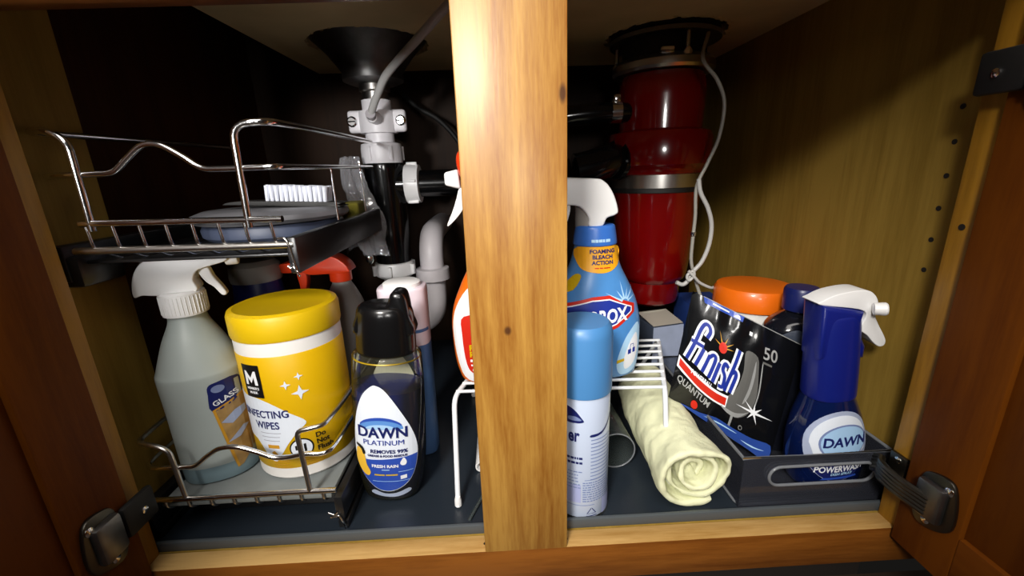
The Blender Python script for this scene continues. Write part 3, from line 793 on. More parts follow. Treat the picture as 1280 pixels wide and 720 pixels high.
# spray bottle of glass cleaner
t = thing('spray_bottle', 'frosted grey glass cleaner spray bottle with white head in the lower basket', 'spray bottle', (-0.3690, 0.1, Z1), (0, 0, 0.36))
L = Loft([(0.0, 0.036, 0.034, 2.4), (0.003, 0.0405, 0.038, 2.4), (0.09, 0.0415, 0.039, 2.3), (0.128, 0.0425, 0.040, 2.2), (0.14, 0.040, 0.038, 2.1), (0.168, 0.030, 0.029), (0.188, 0.0205, 0.0205), (0.198, 0.018, 0.018), (0.205, 0.0175, 0.0175)])
finish(L.bm(z0=0.022), 'bottle_body', M['glassbody'], t, 40)
finish(L.bm(z1=0.022), 'liquid_level', M['glassliq'], t, 40)
n = lathe('collar', M['white'], t, [(0.0185, 0.199), (0.0215, 0.200), (0.0215, 0.224), (0.0195, 0.2265), (0.0, 0.2265)], 36)
bm = bmesh.new()
for k in range(36):
    a = 2*math.pi*k/36
    tb(bm, [(0.0214*math.cos(a), 0.0214*math.sin(a), 0.202), (0.0214*math.cos(a), 0.0214*math.sin(a), 0.222)], 0.0008, 5)
o = finish(bm, 'collar_ribs', M['white'], n, 40); o['kind'] = 'stuff'
slab('spray_head', M['white'], t, [(-0.017, 0.225), (-0.030, 0.227), (-0.0375, 0.226), (-0.037, 0.238), (-0.032, 0.252), (-0.022, 0.263), (-0.004, 0.268), (0.030, 0.268), (0.050, 0.266), (0.051, 0.256), (0.032, 0.251), (0.021, 0.247), (0.0165, 0.238), (0.0165, 0.225)], 0.026, 0.010, 4)
slab('trigger', M['white'], t, [(0.020, 0.249), (0.030, 0.250), (0.034, 0.238), (0.040, 0.226), (0.043, 0.217), (0.038, 0.216), (0.032, 0.226), (0.025, 0.234)], 0.012, 0.003)
lathe('nozzle', M['white'], t, [(0.0, 0.048), (0.0085, 0.048), (0.0090, 0.051), (0.0090, 0.058), (0.0080, 0.060), (0.0, 0.060)], 20, axis='X', origin=(0, 0, 0.2575))
S = lambda u, v, off: L.front(u, v, off)
patch('label_top', M['navy'], t, smooth2([(0.011, 0.112), (0.0125, 0.122), (0.020, 0.125), (0.038, 0.124), (0.039, 0.101), (0.0115, 0.091)], 3), S, 0.0003)
patch('label_photo', M['tan'], t, [(0.0115, 0.091), (0.039, 0.101), (0.0395, 0.03), (0.027, 0.014), (0.0215, 0.012), (0.0185, 0.03)], S, 0.0003)
patch('label_edge', M['goldprint'], t, [[(0.0115, 0.091), (0.014, 0.092), (0.0235, 0.014), (0.0215, 0.012)], [(0.0113, 0.0905), (0.0115, 0.0925), (0.039, 0.1025), (0.039, 0.1005)]], S, 0.0004)
patch('label_emblem', M['greyblue'], t, ell(0.0205, 0.117, 0.006, 0.0045), S, 0.0005, None)
text(t, 'GLASS', M['whiteprint'], S, 0.0255, 0.1005, 0.0085, bold=0.02, rot=0.33)
patch('label_swirl', M['silverbox'], t, [[(0.0165, 0.075), (0.03, 0.085), (0.038, 0.086), (0.038, 0.078), (0.026, 0.07)], [(0.018, 0.048), (0.034, 0.062), (0.038, 0.06), (0.03, 0.05)]], S, 0.0005)

# canister of wipes
WX, WY, WR = -0.2703, 0.1190, 0.0575
t = thing('wipes_canister', 'yellow and white disinfecting wipes canister with yellow lid in the lower basket', 'wipes canister', (WX, WY, Z1), (0, 0, 0.24))
lathe('body', M['wipeswhite'], t, [(0.0, 0.0), (0.054, 0.0), (0.0575, 0.004), (0.0575, 0.174), (0.054, 0.176), (0.0, 0.176)], 64)
S = cylsurf(WR)
lathe('sleeve', M['wipesyellow'], t, [(0.0575, 0.0165), (0.05785, 0.017), (0.05785, 0.1565), (0.0575, 0.157)], 64, cap=False)
lathe('lid', M['yellow'], t, [(0.054, 0.172), (0.0585, 0.173), (0.0592, 0.176), (0.0592, 0.196), (0.0575, 0.2005), (0.052, 0.2025), (0.047, 0.2005), (0.0, 0.2005)], 64)
S = cylsurf(0.05785)
patch('white_swoosh', M['labelwhite'], t, smooth2([(-0.074, 0.110), (-0.052, 0.1085), (-0.034, 0.1075), (-0.018, 0.1010), (-0.002, 0.0890), (0.014, 0.074), (0.004, 0.064), (-0.008, 0.050), (-0.018, 0.036), (-0.027, 0.026), (-0.036, 0.034), (-0.050, 0.052), (-0.074, 0.06)], 4), S, 0.0003)
patch('logo_square', M['blackprint'], t, [(-0.0485, 0.148), (-0.0240, 0.148), (-0.0240, 0.1085), (-0.0485, 0.1085)], S, 0.0005, 0.004)
def mlogo(u, v, s):
    return [[(u-s, v-s), (u-s*.55, v-s), (u-s*.5, v+.1*s), (u, v-.75*s), (u+.5*s, v+.1*s), (u+.55*s, v-s), (u+s, v-s), (u+s*.9, v+s), (u+.6*s, v+s), (u, v+.05*s), (u-.6*s, v+s), (u-.9*s, v+s)]]
patch('logo_letter', M['whiteprint'], t, mlogo(-0.0362, 0.1325, 0.0084), S, 0.0009, 0.004)
text(t, "MEMBER'S", M['whiteprint'], S, -0.0362, 0.1185, 0.0042, 0.0009, bold=0.03, sx=0.9)
text(t, 'MARK', M['whiteprint'], S, -0.0362, 0.1135, 0.0042, 0.0009, bold=0.03)
def sparkle(u, v, s):
    pts = []
    for k in range(8):
        r = s if k % 2 == 0 else s*0.34; a = math.pi/4*k
        pts.append((u+r*math.cos(a), v+r*math.sin(a)))
    return pts
patch('sparkles', M['labelwhite'], t, [sparkle(0.0135, 0.1110, 0.0092), sparkle(0.0005, 0.1225, 0.0055), sparkle(0.0145, 0.1305, 0.0048)], S, 0.0006, None)
text(t, 'DISINFECTING', M['navy'], S, -0.0015, 0.0835, 0.0128, bold=0.022, sx=0.86, align='RIGHT', step=0.004)
text(t, 'WIPES', M['navy'], S, -0.0140, 0.0695, 0.0128, bold=0.022, sx=0.86, align='RIGHT', step=0.004)
patch('label_lines', M['greyline'], t, bars([(-0.040, -0.014, 0.0635, 0.0007), (-0.039, -0.016, 0.0585, 0.0007), (-0.038, -0.017, 0.0535, 0.0007)]), S, 0.0005)
patch('scent_mark', M['goldprint'], t, [[(-0.033, 0.0440), (-0.019, 0.0440), (-0.019, 0.0485), (-0.033, 0.0485)], [(-0.030, 0.038), (-0.026, 0.041), (-0.022, 0.036), (-0.026, 0.033)]], S, 0.0006)
patch('flush_ring', M['blackprint'], t, ell(0.0045, 0.0415, 0.0128, 0.0128, 32), S, 0.0004)
patch('flush_disc', M['labelwhite'], t, ell(0.0045, 0.0415, 0.0112, 0.0112, 32), S, 0.0007)
patch('flush_icon', M['blackprint'], t, [[(0.0025, 0.035), (0.0055, 0.035), (0.0055, 0.0475), (0.0025, 0.0475)], [(0.007, 0.037), (0.0095, 0.037), (0.0095, 0.047), (0.007, 0.047)], [(-0.002, 0.04), (0.0005, 0.04), (0.0005, 0.046), (-0.002, 0.046)]], S, 0.001)
for i, w in enumerate(('Do', 'Not', 'Flush')):
    text(t, w, M['blackprint'], S, 0.0205, 0.0500-0.0085*i, 0.0088, bold=0.025, align='LEFT')
patch('small_print', M['goldprint'], t, fine_print(3, -0.030, -0.008, 0.0255, 0.0035, 0.0014, 5)+fine_print(4, 0.004, 0.032, 0.0290, 0.0035, 0.0014, 6), S, 0.0005)

# bottles behind them
t = thing('bottle', 'navy bottle with pale grey cap behind the yellow wipes canister', 'bottle', (-0.372, 0.25, Z1))
finish(Loft([(0, 0.031, 0.031), (0.004, 0.035, 0.035), (0.15, 0.035, 0.035), (0.178, 0.0335, 0.0335), (0.199, 0.0315, 0.0315)]).bm(), 'bottle_body', M['navyplastic'], t, 40)
lathe('cap', M['greycap'], t, [(0.03, 0.198), (0.0335, 0.199), (0.0345, 0.205), (0.033, 0.222), (0.026, 0.2285), (0.0, 0.2295)], 36)

t = thing('spray_bottle', 'grey translucent spray bottle with orange-red trigger head behind the wipes canister', 'spray bottle', (-0.258, 0.27, Z1))
L2 = Loft([(0, 0.028, 0.026, 2.3), (0.004, 0.031, 0.028, 2.3), (0.10, 0.031, 0.028, 2.3), (0.145, 0.029, 0.027, 2.2), (0.172, 0.02, 0.02), (0.186, 0.0135, 0.0135), (0.192, 0.0135, 0.0135)])
finish(L2.bm(), 'bottle_body', M['greybottle'], t, 40)
lathe('collar', M['orangered'], t, [(0.0145, 0.187), (0.016, 0.188), (0.016, 0.203), (0.0, 0.204)], 28)
slab('spray_head', M['orangered'], t, [(0.016, 0.202), (0.018, 0.208), (0.010, 0.219), (-0.006, 0.2275), (-0.03, 0.221), (-0.060, 0.220), (-0.082, 0.218), (-0.082, 0.206), (-0.062, 0.205), (-0.052, 0.206), (-0.040, 0.201), (-0.015, 0.201)], 0.032, 0.009, 4)
slab('trigger', M['orangered'], t, [(-0.062, 0.207), (-0.050, 0.207), (-0.049, 0.19), (-0.054, 0.172), (-0.060, 0.168), (-0.061, 0.182)], 0.014, 0.004)

# ---------------------------------------------------------------- middle of the cabinet floor
# dish soap
t = thing('dish_soap_bottle', 'dark blue dish soap bottle with pointed white label and black cap on the mat', 'dish soap bottle', (-0.1645, 0.096, 0.0065), (0, math.radians(4), 0))
L = Loft([(0.0, 0.029, 0.020, 2.3), (0.004, 0.034, 0.0235, 2.3), (0.03, 0.0395, 0.027, 2.3), (0.07, 0.0425, 0.0295, 2.3), (0.12, 0.0425, 0.0295, 2.3), (0.165, 0.041, 0.029, 2.3), (0.187, 0.0395, 0.0285, 2.3), (0.192, 0.0385, 0.028, 2.2), (0.194, 0.034, 0.025)])
finish(L.bm(z1=0.150, shrink=0.0016), 'soap', M['soap'], t, 40)
finish(L.bm(), 'bottle_body', M['soapclear'], t, 40)
tube('shoulder_rim', M['yellow'], t, [(0.0385*math.cos(a*math.pi/24), 0.028*math.sin(a*math.pi/24), 0.1875) for a in range(48)], 0.0009, 6, True)
finish(Loft([(0.1935, 0.033, 0.025), (0.199, 0.034, 0.026), (0.235, 0.0325, 0.025), (0.246, 0.030, 0.023), (0.250, 0.026, 0.02)]).bm(), 'cap', M['soapcap'], t, 40)
cp_ = bpy.data.objects['cap.001'] if 'cap.001' in bpy.data.objects else bpy.data.objects['cap']
slab('cap_flip', M['soapcap'], cp_, [(-0.029, 0.240), (-0.022, 0.249), (-0.010, 0.2475), (0.000, 0.248), (0.006, 0.254), (0.010, 0.265), (0.018, 0.267), (0.025, 0.262), (0.029, 0.240), (0.031, 0.216), (-0.030, 0.216)], 0.030, 0.008, 3)
S = lambda u, v, off: L.front(u, v, off)
lab = smooth2([(-0.013, 0.161), (-0.006, 0.1625), (0.004, 0.155), (0.018, 0.132), (0.030, 0.105), (0.0355, 0.078), (0.033, 0.050), (0.024, 0.030), (0.006, 0.019), (-0.012, 0.022), (-0.028, 0.040), (-0.0365, 0.066), (-0.0375, 0.092), (-0.033, 0.122), (-0.024, 0.148)], 5)
patch('front_label', M['labelwhite'], t, lab, S, 0.0004, 0.004)
def clip_below(poly, f):
    out = []
    for i in range(len(poly)):
        a, b = poly[i], poly[(i+1) % len(poly)]
        fa, fb = a[1]-f(a[0]), b[1]-f(b[0])
        if fa <= 0: out.append(a)
        if (fa < 0) != (fb < 0):
            k = fa/(fa-fb); out.append((a[0]+(b[0]-a[0])*k, a[1]+(b[1]-a[1])*k))
    return out
def shrink2(poly, k):
    cu = sum(p[0] for p in poly)/len(poly); cv = sum(p[1] for p in poly)/len(poly)
    return [(cu+(p[0]-cu)*k, cv+(p[1]-cv)*k) for p in poly]
patch('label_band', M['dawnblue'], t, clip_below(shrink2(lab, 0.985), lambda u: 0.0655+0.08*(u+.02)), S, 0.0008, 0.004)
patch('label_arc', M['dawnsky'], t, ell(-0.004, 0.107, 0.0255, 0.0155, 20, 0, math.pi), S, 0.0008, 0.004)
patch('label_arc', M['dawnblue'], t, [p for p in ell(-0.004, 0.1075, 0.0255, 0.0155, 20, 0.35, math.pi-0.35)]+[p for p in ell(-0.004, 0.1075, 0.0245, 0.0115, 20, math.pi-0.35, 0.35)], S, 0.0011, 0.004)
patch('label_shine', M['dawnpale'], t, ell(-0.004, 0.1075, 0.017, 0.006, 20, 0, math.pi), S, 0.0011, 0.004)
text(t, 'DAWN', M['navy'], S, -0.0025, 0.0965, 0.0195, 0.0014, bold=0.025, sx=0.92, step=0.004)
text(t, 'PLATINUM', M['logoblue'], S, -0.0015, 0.0865, 0.0095, 0.0014, sx=1.05, step=0.004)
text(t, 'REMOVES 99%', M['navy'], S, 0.004, 0.0755, 0.0068, 0.0014, bold=0.03, sx=1.0, step=0.004)
text(t, 'GREASE & FOOD RESIDUE', M['navy'], S, 0.002, 0.0705, 0.0040, 0.0014, bold=0.04, sx=0.98, step=0.004)
text(t, 'FRESH RAIN', M['whiteprint'], S, -0.001, 0.0555, 0.0058, 0.0014, bold=0.03, step=0.004)
patch('yellow_print', M['yellow'], t, bars([(-0.014, -0.002, 0.0435, 0.0020), (-0.0005, 0.013, 0.0435, 0.0020)]), S, 0.0013)
patch('white_rules', M['dawnpale'], t, bars([(0.014, 0.030, 0.0485, 0.0007), (-0.017, 0.026, 0.0345, 0.0007), (-0.005, 0.004, 0.0515, 0.0012)]), S, 0.0013)
patch('drop_print', M['whiteprint'], t, smooth2([(0.0205, 0.0685), (0.0235, 0.063), (0.0225, 0.0585), (0.0185, 0.058), (0.0165, 0.0615)], 4), S, 0.0013, None)
patch('pack_print', M['whiteprint'], t, [(0.016, 0.037), (0.023, 0.038), (0.023, 0.0435), (0.016, 0.0425)], S, 0.0013, None)
patch('duckling_print', M['duck'], t, [smooth2([(-0.0335, 0.0790), (-0.0265, 0.0770), (-0.024, 0.068), (-0.0225, 0.058), (-0.0185, 0.048), (-0.0215, 0.042), (-0.027, 0.044), (-0.033, 0.054), (-0.0355, 0.066)], 4)], S, 0.0012, 0.004)
patch('duckling_shade', M['blackprint'], t, [smooth2([(-0.0335, 0.0845), (-0.0265, 0.0815), (-0.0235, 0.0745), (-0.0260, 0.0715), (-0.0285, 0.078), (-0.034, 0.0815)], 4)], S, 0.0013, 0.004)
def back_surf(u, v, off):
    p = L.front(u, v, off-0.0022); return Vector((p.x, -p.y, p.z))
patch('back_label', M['labelcream'], t, smooth2([(-0.006, 0.178), (0.006, 0.178), (0.022, 0.160), (0.032, 0.135), (0.032, 0.10), (-0.030, 0.10), (-0.028, 0.140), (-0.018, 0.165)], 4), back_surf, 0.0002, 0.006)
patch('base_label', M['silverbox'], t, smooth2([(-0.020, 0.0145), (-0.004, 0.0098), (0.012, 0.0095), (0.026, 0.0150), (0.024, 0.0205), (0.010, 0.0155), (-0.004, 0.0150), (-0.016, 0.0200)], 3), S, 0.0004, 0.004)

# tall white and blue bottle
t = thing('bottle', 'tall white and blue bottle standing behind the black capped dish soap', 'bottle', (-0.146, 0.180, 0.004))
L3 = Loft([(0, 0.026, 0.018, 3.2), (0.003, 0.029, 0.0205, 3.2), (0.22, 0.0315, 0.022, 3.2), (0.246, 0.0318, 0.022, 3.2), (0.250, 0.030, 0.021, 3.2)])
finish(L3.bm(z0=0.171), 'upper_body', M['tallwhite'], t, 40)
finish(L3.bm(z1=0.171), 'lower_body', M['tallblue'], t, 40)
lathe('neck', M['white'], t, [(0.0245, 0.2495), (0.0245, 0.2545), (0.021, 0.2565), (0.0, 0.2565)], 30)
patch('band', M['tallblue'], t, [(-0.031, 0.187), (0.031, 0.190), (0.031, 0.1945), (-0.031, 0.1915)], lambda u, v, off: L3.front(u, v, off), 0.0004, 0.004)

# white wire shelf
t = thing('wire_shelf', 'small white coated wire shelf standing behind the centre post', 'wire shelf')
zs = 0.1235
A, B = (-0.080, 0.112), (0.182, 0.098)     # front corners
dpt = 0.165
def sp(u, d, z=zs):
    return (A[0]+(B[0]-A[0])*u+0.053*d, A[1]+(B[1]-A[1])*u+d*0.998*dpt, z)
tube('leg_frame', M['wire'], t, fillet([(-0.0785, 0.060, 0.006), sp(0, 0), sp(0, 1), (-0.073, 0.32, 0.006)], 0.014), 0.0032, 12)
tube('leg_frame', M['wire'], t, fillet([(0.180, 0.066, 0.006), sp(1, 0), sp(1, 1), (0.200, 0.31, 0.006)], 0.014), 0.0032, 12)
for p in ((-0.0785, 0.060), (0.180, 0.066), (-0.073, 0.32), (0.200, 0.31)):
    lathe('foot', M['white'], t, [(0.0028, 0.0042), (0.0043, 0.006), (0.0043, 0.014), (0.003, 0.018)], 14, cx=p[0]+0.0000, cy=p[1]+0.0022 if p[1] < .2 else p[1]-0.002)
for k in range(8):
    d = 0.06+0.125*k
    tube('shelf_wire', M['wire'], t, [sp(-0.004, d, zs+0.0028), sp(1.004, d, zs+0.0028)], 0.0021, 10)
place(t, (0.05, 0.18, 0.0042))
ZS = zs+0.0052

# bleach spray
t = thing('spray_bottle', 'light blue bleach spray bottle with white head on the white wire shelf', 'spray bottle', (0.1045, 0.158, ZS), (0, 0, 0.05))
L4 = Loft([(0.0, 0.050, 0.026, 2.6), (0.004, 0.056, 0.031, 2.6), (0.03, 0.060, 0.034, 2.5), (0.065, 0.0605, 0.034, 2.5), (0.095, 0.056, 0.032, 2.4), (0.12, 0.046, 0.0285, 2.3), (0.145, 0.0335, 0.024, 2.2), (0.165, 0.0275, 0.0215, 2.1), (0.186, 0.024, 0.020), (0.190, 0.023, 0.020)])
finish(L4.bm(), 'bottle_body', M['cloroxblue'], t, 40)
S = lambda u, v, off: L4.front(u, v, off)
finish(Loft([(0.174, 0.026, 0.0215), (0.176, 0.0275, 0.023), (0.196, 0.0245, 0.021), (0.1985, 0.022, 0.019)]).bm(), 'collar', M['midblue'], t, 40)
SC2 = Loft([(0.174, 0.026, 0.0215), (0.176, 0.0275, 0.023), (0.196, 0.0245, 0.021), (0.1985, 0.022, 0.019)])
patch('collar_print', M['paleblue'], t, bars([(-0.010, -0.006, 0.1795, 0.0035), (-0.0055, -0.002, 0.1795, 0.0035), (-0.0015, 0.003, 0.1795, 0.0035), (0.0035, 0.006, 0.1795, 0.0035), (0.0072, 0.013, 0.1795, 0.0035)]), lambda u, v, off: SC2.front(u, v, off), 0.0005, 0.004)
slab('spray_head', M['white'], t, [(-0.068, 0.254), (-0.010, 0.254), (0.006, 0.250), (0.017, 0.236), (0.0235, 0.216), (0.020, 0.2105), (0.010, 0.207), (0.0045, 0.198), (-0.011, 0.198), (-0.0125, 0.208), (-0.020, 0.219), (-0.032, 0.224), (-0.070, 0.226)], 0.034, 0.009, 4)
lathe('dip_neck', M['greycap'], t, [(0.0145, 0.196), (0.0145, 0.222)], 24, cx=-0.010, cy=0.002)  # white neck in shadow, the shade put into its grey colour
slab('trigger', M['white'], t, [(-0.052, 0.228), (-0.034, 0.225), (-0.036, 0.206), (-0.046, 0.186), (-0.053, 0.180), (-0.050, 0.20)], 0.018, 0.004)
lathe('nozzle', M['white'], t, [(0.0, -0.082), (0.010, -0.082), (0.012, -0.078), (0.012, -0.066), (0.0, -0.066)], 20, axis='X', origin=(0, 0, 0.240))
patch('neck_label', M['orangeprint'], t, smooth2([(-0.0235, 0.1735), (0.024, 0.1735), (0.0275, 0.155), (0.014, 0.1435), (-0.006, 0.1425), (-0.0235, 0.150)], 4), S, 0.0005, 0.004)
for i, w in enumerate(('FOAMING', 'BLEACH', 'ACTION')):
    text(t, w, M['navy'], S, 0.004, 0.1660-0.0068*i, 0.0066, 0.0010, bold=0.04, sx=1.05, step=0.004)
patch('neck_small_print', M['redprint'], t, bars([(-0.006, -0.001, 0.1475, 0.0012), (0.0, 0.004, 0.1475, 0.0012), (0.005, 0.013, 0.1475, 0.0012)]), S, 0.0010)
patch('logo_border', M['redprint'], t, [(-0.0600, 0.1010), (-0.0100, 0.1135), (0.0120, 0.1145), (0.0460, 0.1000), (0.0455, 0.0900), (0.0220, 0.0730), (-0.0020, 0.0650), (-0.0580, 0.0790)], S, 0.0005, 0.004)
patch('logo_rim', M['whiteprint'], t, [(-0.0580, 0.0975), (-0.0100, 0.1095), (0.0115, 0.1102), (0.0415, 0.0975), (0.0412, 0.0915), (0.0200, 0.0770), (-0.0020, 0.0695), (-0.0580, 0.0830)], S, 0.0008, 0.004)
patch('logo_field', M['logoblue'], t, [(-0.0580, 0.0960), (-0.0100, 0.1080), (0.0112, 0.1087), (0.0398, 0.0968), (0.0396, 0.0922), (0.0190, 0.0785), (-0.0020, 0.0710), (-0.0580, 0.0845)], S, 0.0010, 0.004)
text(t, 'CLOROX', M['whiteprint'], S, 0.0335, 0.0825, 0.0235, 0.0014, bold=0.035, sx=0.72, align='RIGHT', rot=0.08, shear=0.1, step=0.004)
def ray(u, v, a, r0, r1, w):
    c, s = math.cos(a), math.sin(a)
    return [(u+c*r0-s*w, v+s*r0+c*w), (u+c*r0+s*w, v+s*r0-c*w), (u+c*r1, v+s*r1)]
patch('starburst', M['paleblue'], t, [ray(0.032, 0.104, a, 0.004, r, 0.0013) for a, r in ((0.4, 0.016), (0.9, 0.022), (1.35, 0.018), (1.8, 0.028), (2.2, 0.02), (2.65, 0.03))], S, 0.0006, 0.004)
patch('foam_print', M['paleblue'], t, smooth2([(0.052, 0.075), (0.056, 0.04), (0.050, 0.012), (0.030, 0.006), (0.022, 0.02), (0.026, 0.04), (0.036, 0.062)], 4), S, 0.0005, 0.004)
patch('foam_print', M['whiteprint'], t, smooth2([(0.049, 0.062), (0.052, 0.04), (0.046, 0.02), (0.034, 0.014), (0.032, 0.03), (0.040, 0.052)], 4), S, 0.0007, 0.004)
patch('pack_emblem', M['logoblue'], t, [[(0.037, 0.034), (0.0475, 0.036), (0.0475, 0.0425), (0.037, 0.0405)]], S, 0.0010, None)
patch('pack_emblem_outline', M['logoblue'], t, [[(0.0395, 0.041), (0.0402, 0.041), (0.0412, 0.0475), (0.0405, 0.0475)], [(0.0452, 0.0425), (0.0459, 0.0425), (0.0452, 0.0475), (0.0445, 0.0475)], [(0.0405, 0.0470), (0.0452, 0.0475), (0.0452, 0.0482), (0.0405, 0.0478)]], S, 0.0010, None)
patch('yellow_mark', M['yellow'], t, [[(0.022, 0.0235), (0.032, 0.026), (0.032, 0.030), (0.022, 0.028)]], S, 0.0010, None)
patch('side_label', M['yellow'], t, smooth2([(-0.046, 0.118), (-0.032, 0.122), (-0.022, 0.138), (-0.028, 0.141), (-0.04, 0.128)], 3), S, 0.0005, 0.004)

# red cleaner behind the post
t = thing('spray_bottle', 'orange spray bottle with red label and white trigger peeking from behind the post', 'spray bottle', (-0.0215, 0.160, ZS))
L5 = Loft([(0.0, 0.044, 0.024, 2.8), (0.004, 0.051, 0.030, 2.7), (0.03, 0.0575, 0.033, 2.6), (0.07, 0.0595, 0.034, 2.5), (0.10, 0.056, 0.032, 2.4), (0.13, 0.044, 0.028, 2.3), (0.16, 0.030, 0.023, 2.1), (0.20, 0.0225, 0.019), (0.215, 0.0215, 0.0185)])
finish(L5.bm(), 'bottle_body', M['orange'], t, 40)
S = lambda u, v, off: L5.front(u, v, off)
lab5 = smooth2([(-0.040, 0.006), (-0.052, 0.030), (-0.0565, 0.075), (-0.050, 0.105), (-0.030, 0.132), (0.0, 0.136), (0.030, 0.132), (0.050, 0.105), (0.0565, 0.075), (0.052, 0.03), (0.040, 0.006), (0, 0.003)], 4)
patch('label_border', M['whiteprint'], t, lab5, S, 0.0004, 0.004)
patch('label_field', M['redprint'], t, smooth2([(-0.030, 0.016), (-0.041, 0.030), (-0.0445, 0.07), (-0.041, 0.094), (0.0, 0.098), (0.041, 0.094), (0.0445, 0.07), (0.041, 0.03), (0.030, 0.016), (0, 0.013)], 4), S, 0.0008, 0.004)
for i in range(2):
    text(t, 'R', M['yellow'], S, -0.0335, 0.050-0.009*i, 0.0105, 0.0012, bold=0.04, step=0.004)
patch('small_print', M['whiteprint'], t, bars([(-0.036, -0.029, 0.034, 0.0035), (-0.0355, -0.031, 0.028, 0.0025), (-0.034, -0.028, 0.021, 0.003)]), S, 0.0012)
lathe('collar', M['orangered'], t, [(0.021, 0.212), (0.0235, 0.213), (0.0235, 0.235), (0.0, 0.236)], 30)
slab('spray_head', M['orangered'], t, [(-0.0385, 0.285), (-0.036, 0.262), (-0.024, 0.246), (-0.016, 0.233), (0.016, 0.233), (0.026, 0.246), (0.034, 0.270), (0.026, 0.290), (0.0, 0.297), (-0.025, 0.296)], 0.034, 0.009, 4)
slab('nozzle', M['white'], t, [(-0.0545, 0.2665), (-0.038, 0.270), (-0.036, 0.247), (-0.0545, 0.2520)], 0.020, 0.003, 3, curve=False)
slab('trigger', M['white'], t, [(-0.038, 0.2475), (-0.030, 0.247), (-0.031, 0.232), (-0.040, 0.217), (-0.0525, 0.205), (-0.055, 0.206), (-0.0475, 0.222), (-0.042, 0.236)], 0.014, 0.003)

# aerosol can
CR = 0.0315
t = thing('aerosol_can', 'white aerosol can with sky blue cap beside the centre post', 'aerosol can', (0.0705, 0.0605, 0.0042))
lathe('can_body', M['canwhite'], t, [(0.0, 0.001), (0.028, 0.0), (0.0305, 0.002), (CR, 0.005), (CR, 0.160), (0.030, 0.163)], 56)
lathe('base_rim', M['steel'], t, [(0.029, 0.0), (0.0318, 0.001), (0.0322, 0.0035), (0.0316, 0.0052)], 56, cap=False)
lathe('cap', M['bluecap'], t, [(0.030, 0.1565), (0.0328, 0.157), (0.0330, 0.160), (0.0325, 0.222), (0.0305, 0.2315), (0.0275, 0.2345), (0.022, 0.235), (0.0, 0.235)], 56)
S = cylsurf(CR)
text(t, 'er', M['navy'], S, -0.0085, 0.106, 0.022, 0.0004, bold=0.03, sx=0.62, align='RIGHT', step=0.003)
patch('emblem', M['navy'], t, [smooth2([(-0.024, 0.147), (-0.014, 0.1445), (-0.005, 0.1335), (-0.004, 0.1300), (-0.012, 0.1285), (-0.024, 0.130)], 4)], S, 0.0003, 0.003)
patch('emblem', M['greyblue'], t, [smooth2([(-0.02, 0.136), (-0.012, 0.1365), (-0.006, 0.1325), (-0.012, 0.1315), (-0.02, 0.132)], 4)], S, 0.0005, 0.003)
patch('title_bar', M['navy'], t, smooth2([(0.0045, 0.111), (0.018, 0.1125), (0.030, 0.1215), (0.0385, 0.130), (0.0385, 0.1335), (0.030, 0.1255), (0.018, 0.1155), (0.0045, 0.1140)], 3), S, 0.0003, 0.003)
patch('left_print', M['navy'], t, fine_print(2, -0.03, -0.004, 0.083, 0.006, 0.0028, 3, 0.1), S, 0.0003, 0.003)
patch('left_print', M['greyblue'], t, fine_print(6, -0.03, -0.003, 0.066, 0.0042, 0.0013, 4, 0.3), S, 0.0003, 0.003)
patch('right_print', M['greyblue'], t, bars([(0.0045, 0.034+0.001*(i % 3), 0.1065-0.0046*i, 0.0012) for i in range(12)]), S, 0.0003, 0.003)
patch('lower_print', M['greyblue'], t, fine_print(9, -0.004, 0.036, 0.0515, 0.0031, 0.0015, 9, 0.12), S, 0.0003, 0.003)
patch('rule', M['greyblue'], t, bars([(-0.03, 0.010, 0.0215, 0.0008), (-0.002, 0.03, 0.0555, 0.0008)]), S, 0.0003, 0.003)
patch('lilac_box', M['lilac'], t, bars([(0.021, 0.046, 0.002, 0.0240)]), S, 0.0003, 0.003)  # lilac printed patch low on the can
patch('left_box', M['lilac'], t, bars([(-0.03, -0.006, 0.0255, 0.0240)]), S, 0.00025, 0.003)
tri = []
for a in (math.pi/2, math.pi/2+2.094, math.pi/2+4.189):
    b = a+2.094
    p = (0.0062*math.cos(a)*1.2, 0.0062*math.sin(a)); q = (0.0062*math.cos(b)*1.2, 0.0062*math.sin(b))
    k = 0.74
    tri.append([(0.0065+p[0]*.95+q[0]*.05, 0.0125+p[1]*.95+q[1]*.05), (0.0065+q[0]*.9+p[0]*.1, 0.0125+q[1]*.9+p[1]*.1), (0.0065+(q[0]*.9+p[0]*.1)*k, 0.0125+(q[1]*.9+p[1]*.1)*k), (0.0065+(p[0]*.95+q[0]*.05)*k, 0.0125+(p[1]*.95+q[1]*.05)*k)])
patch('recycling_mark', M['navy'], t, tri, S, 0.0004, None)
patch('recycling_text', M['navy'], t, bars([(0.0, 0.013, 0.0065, 0.001)]), S, 0.0004, 0.003)

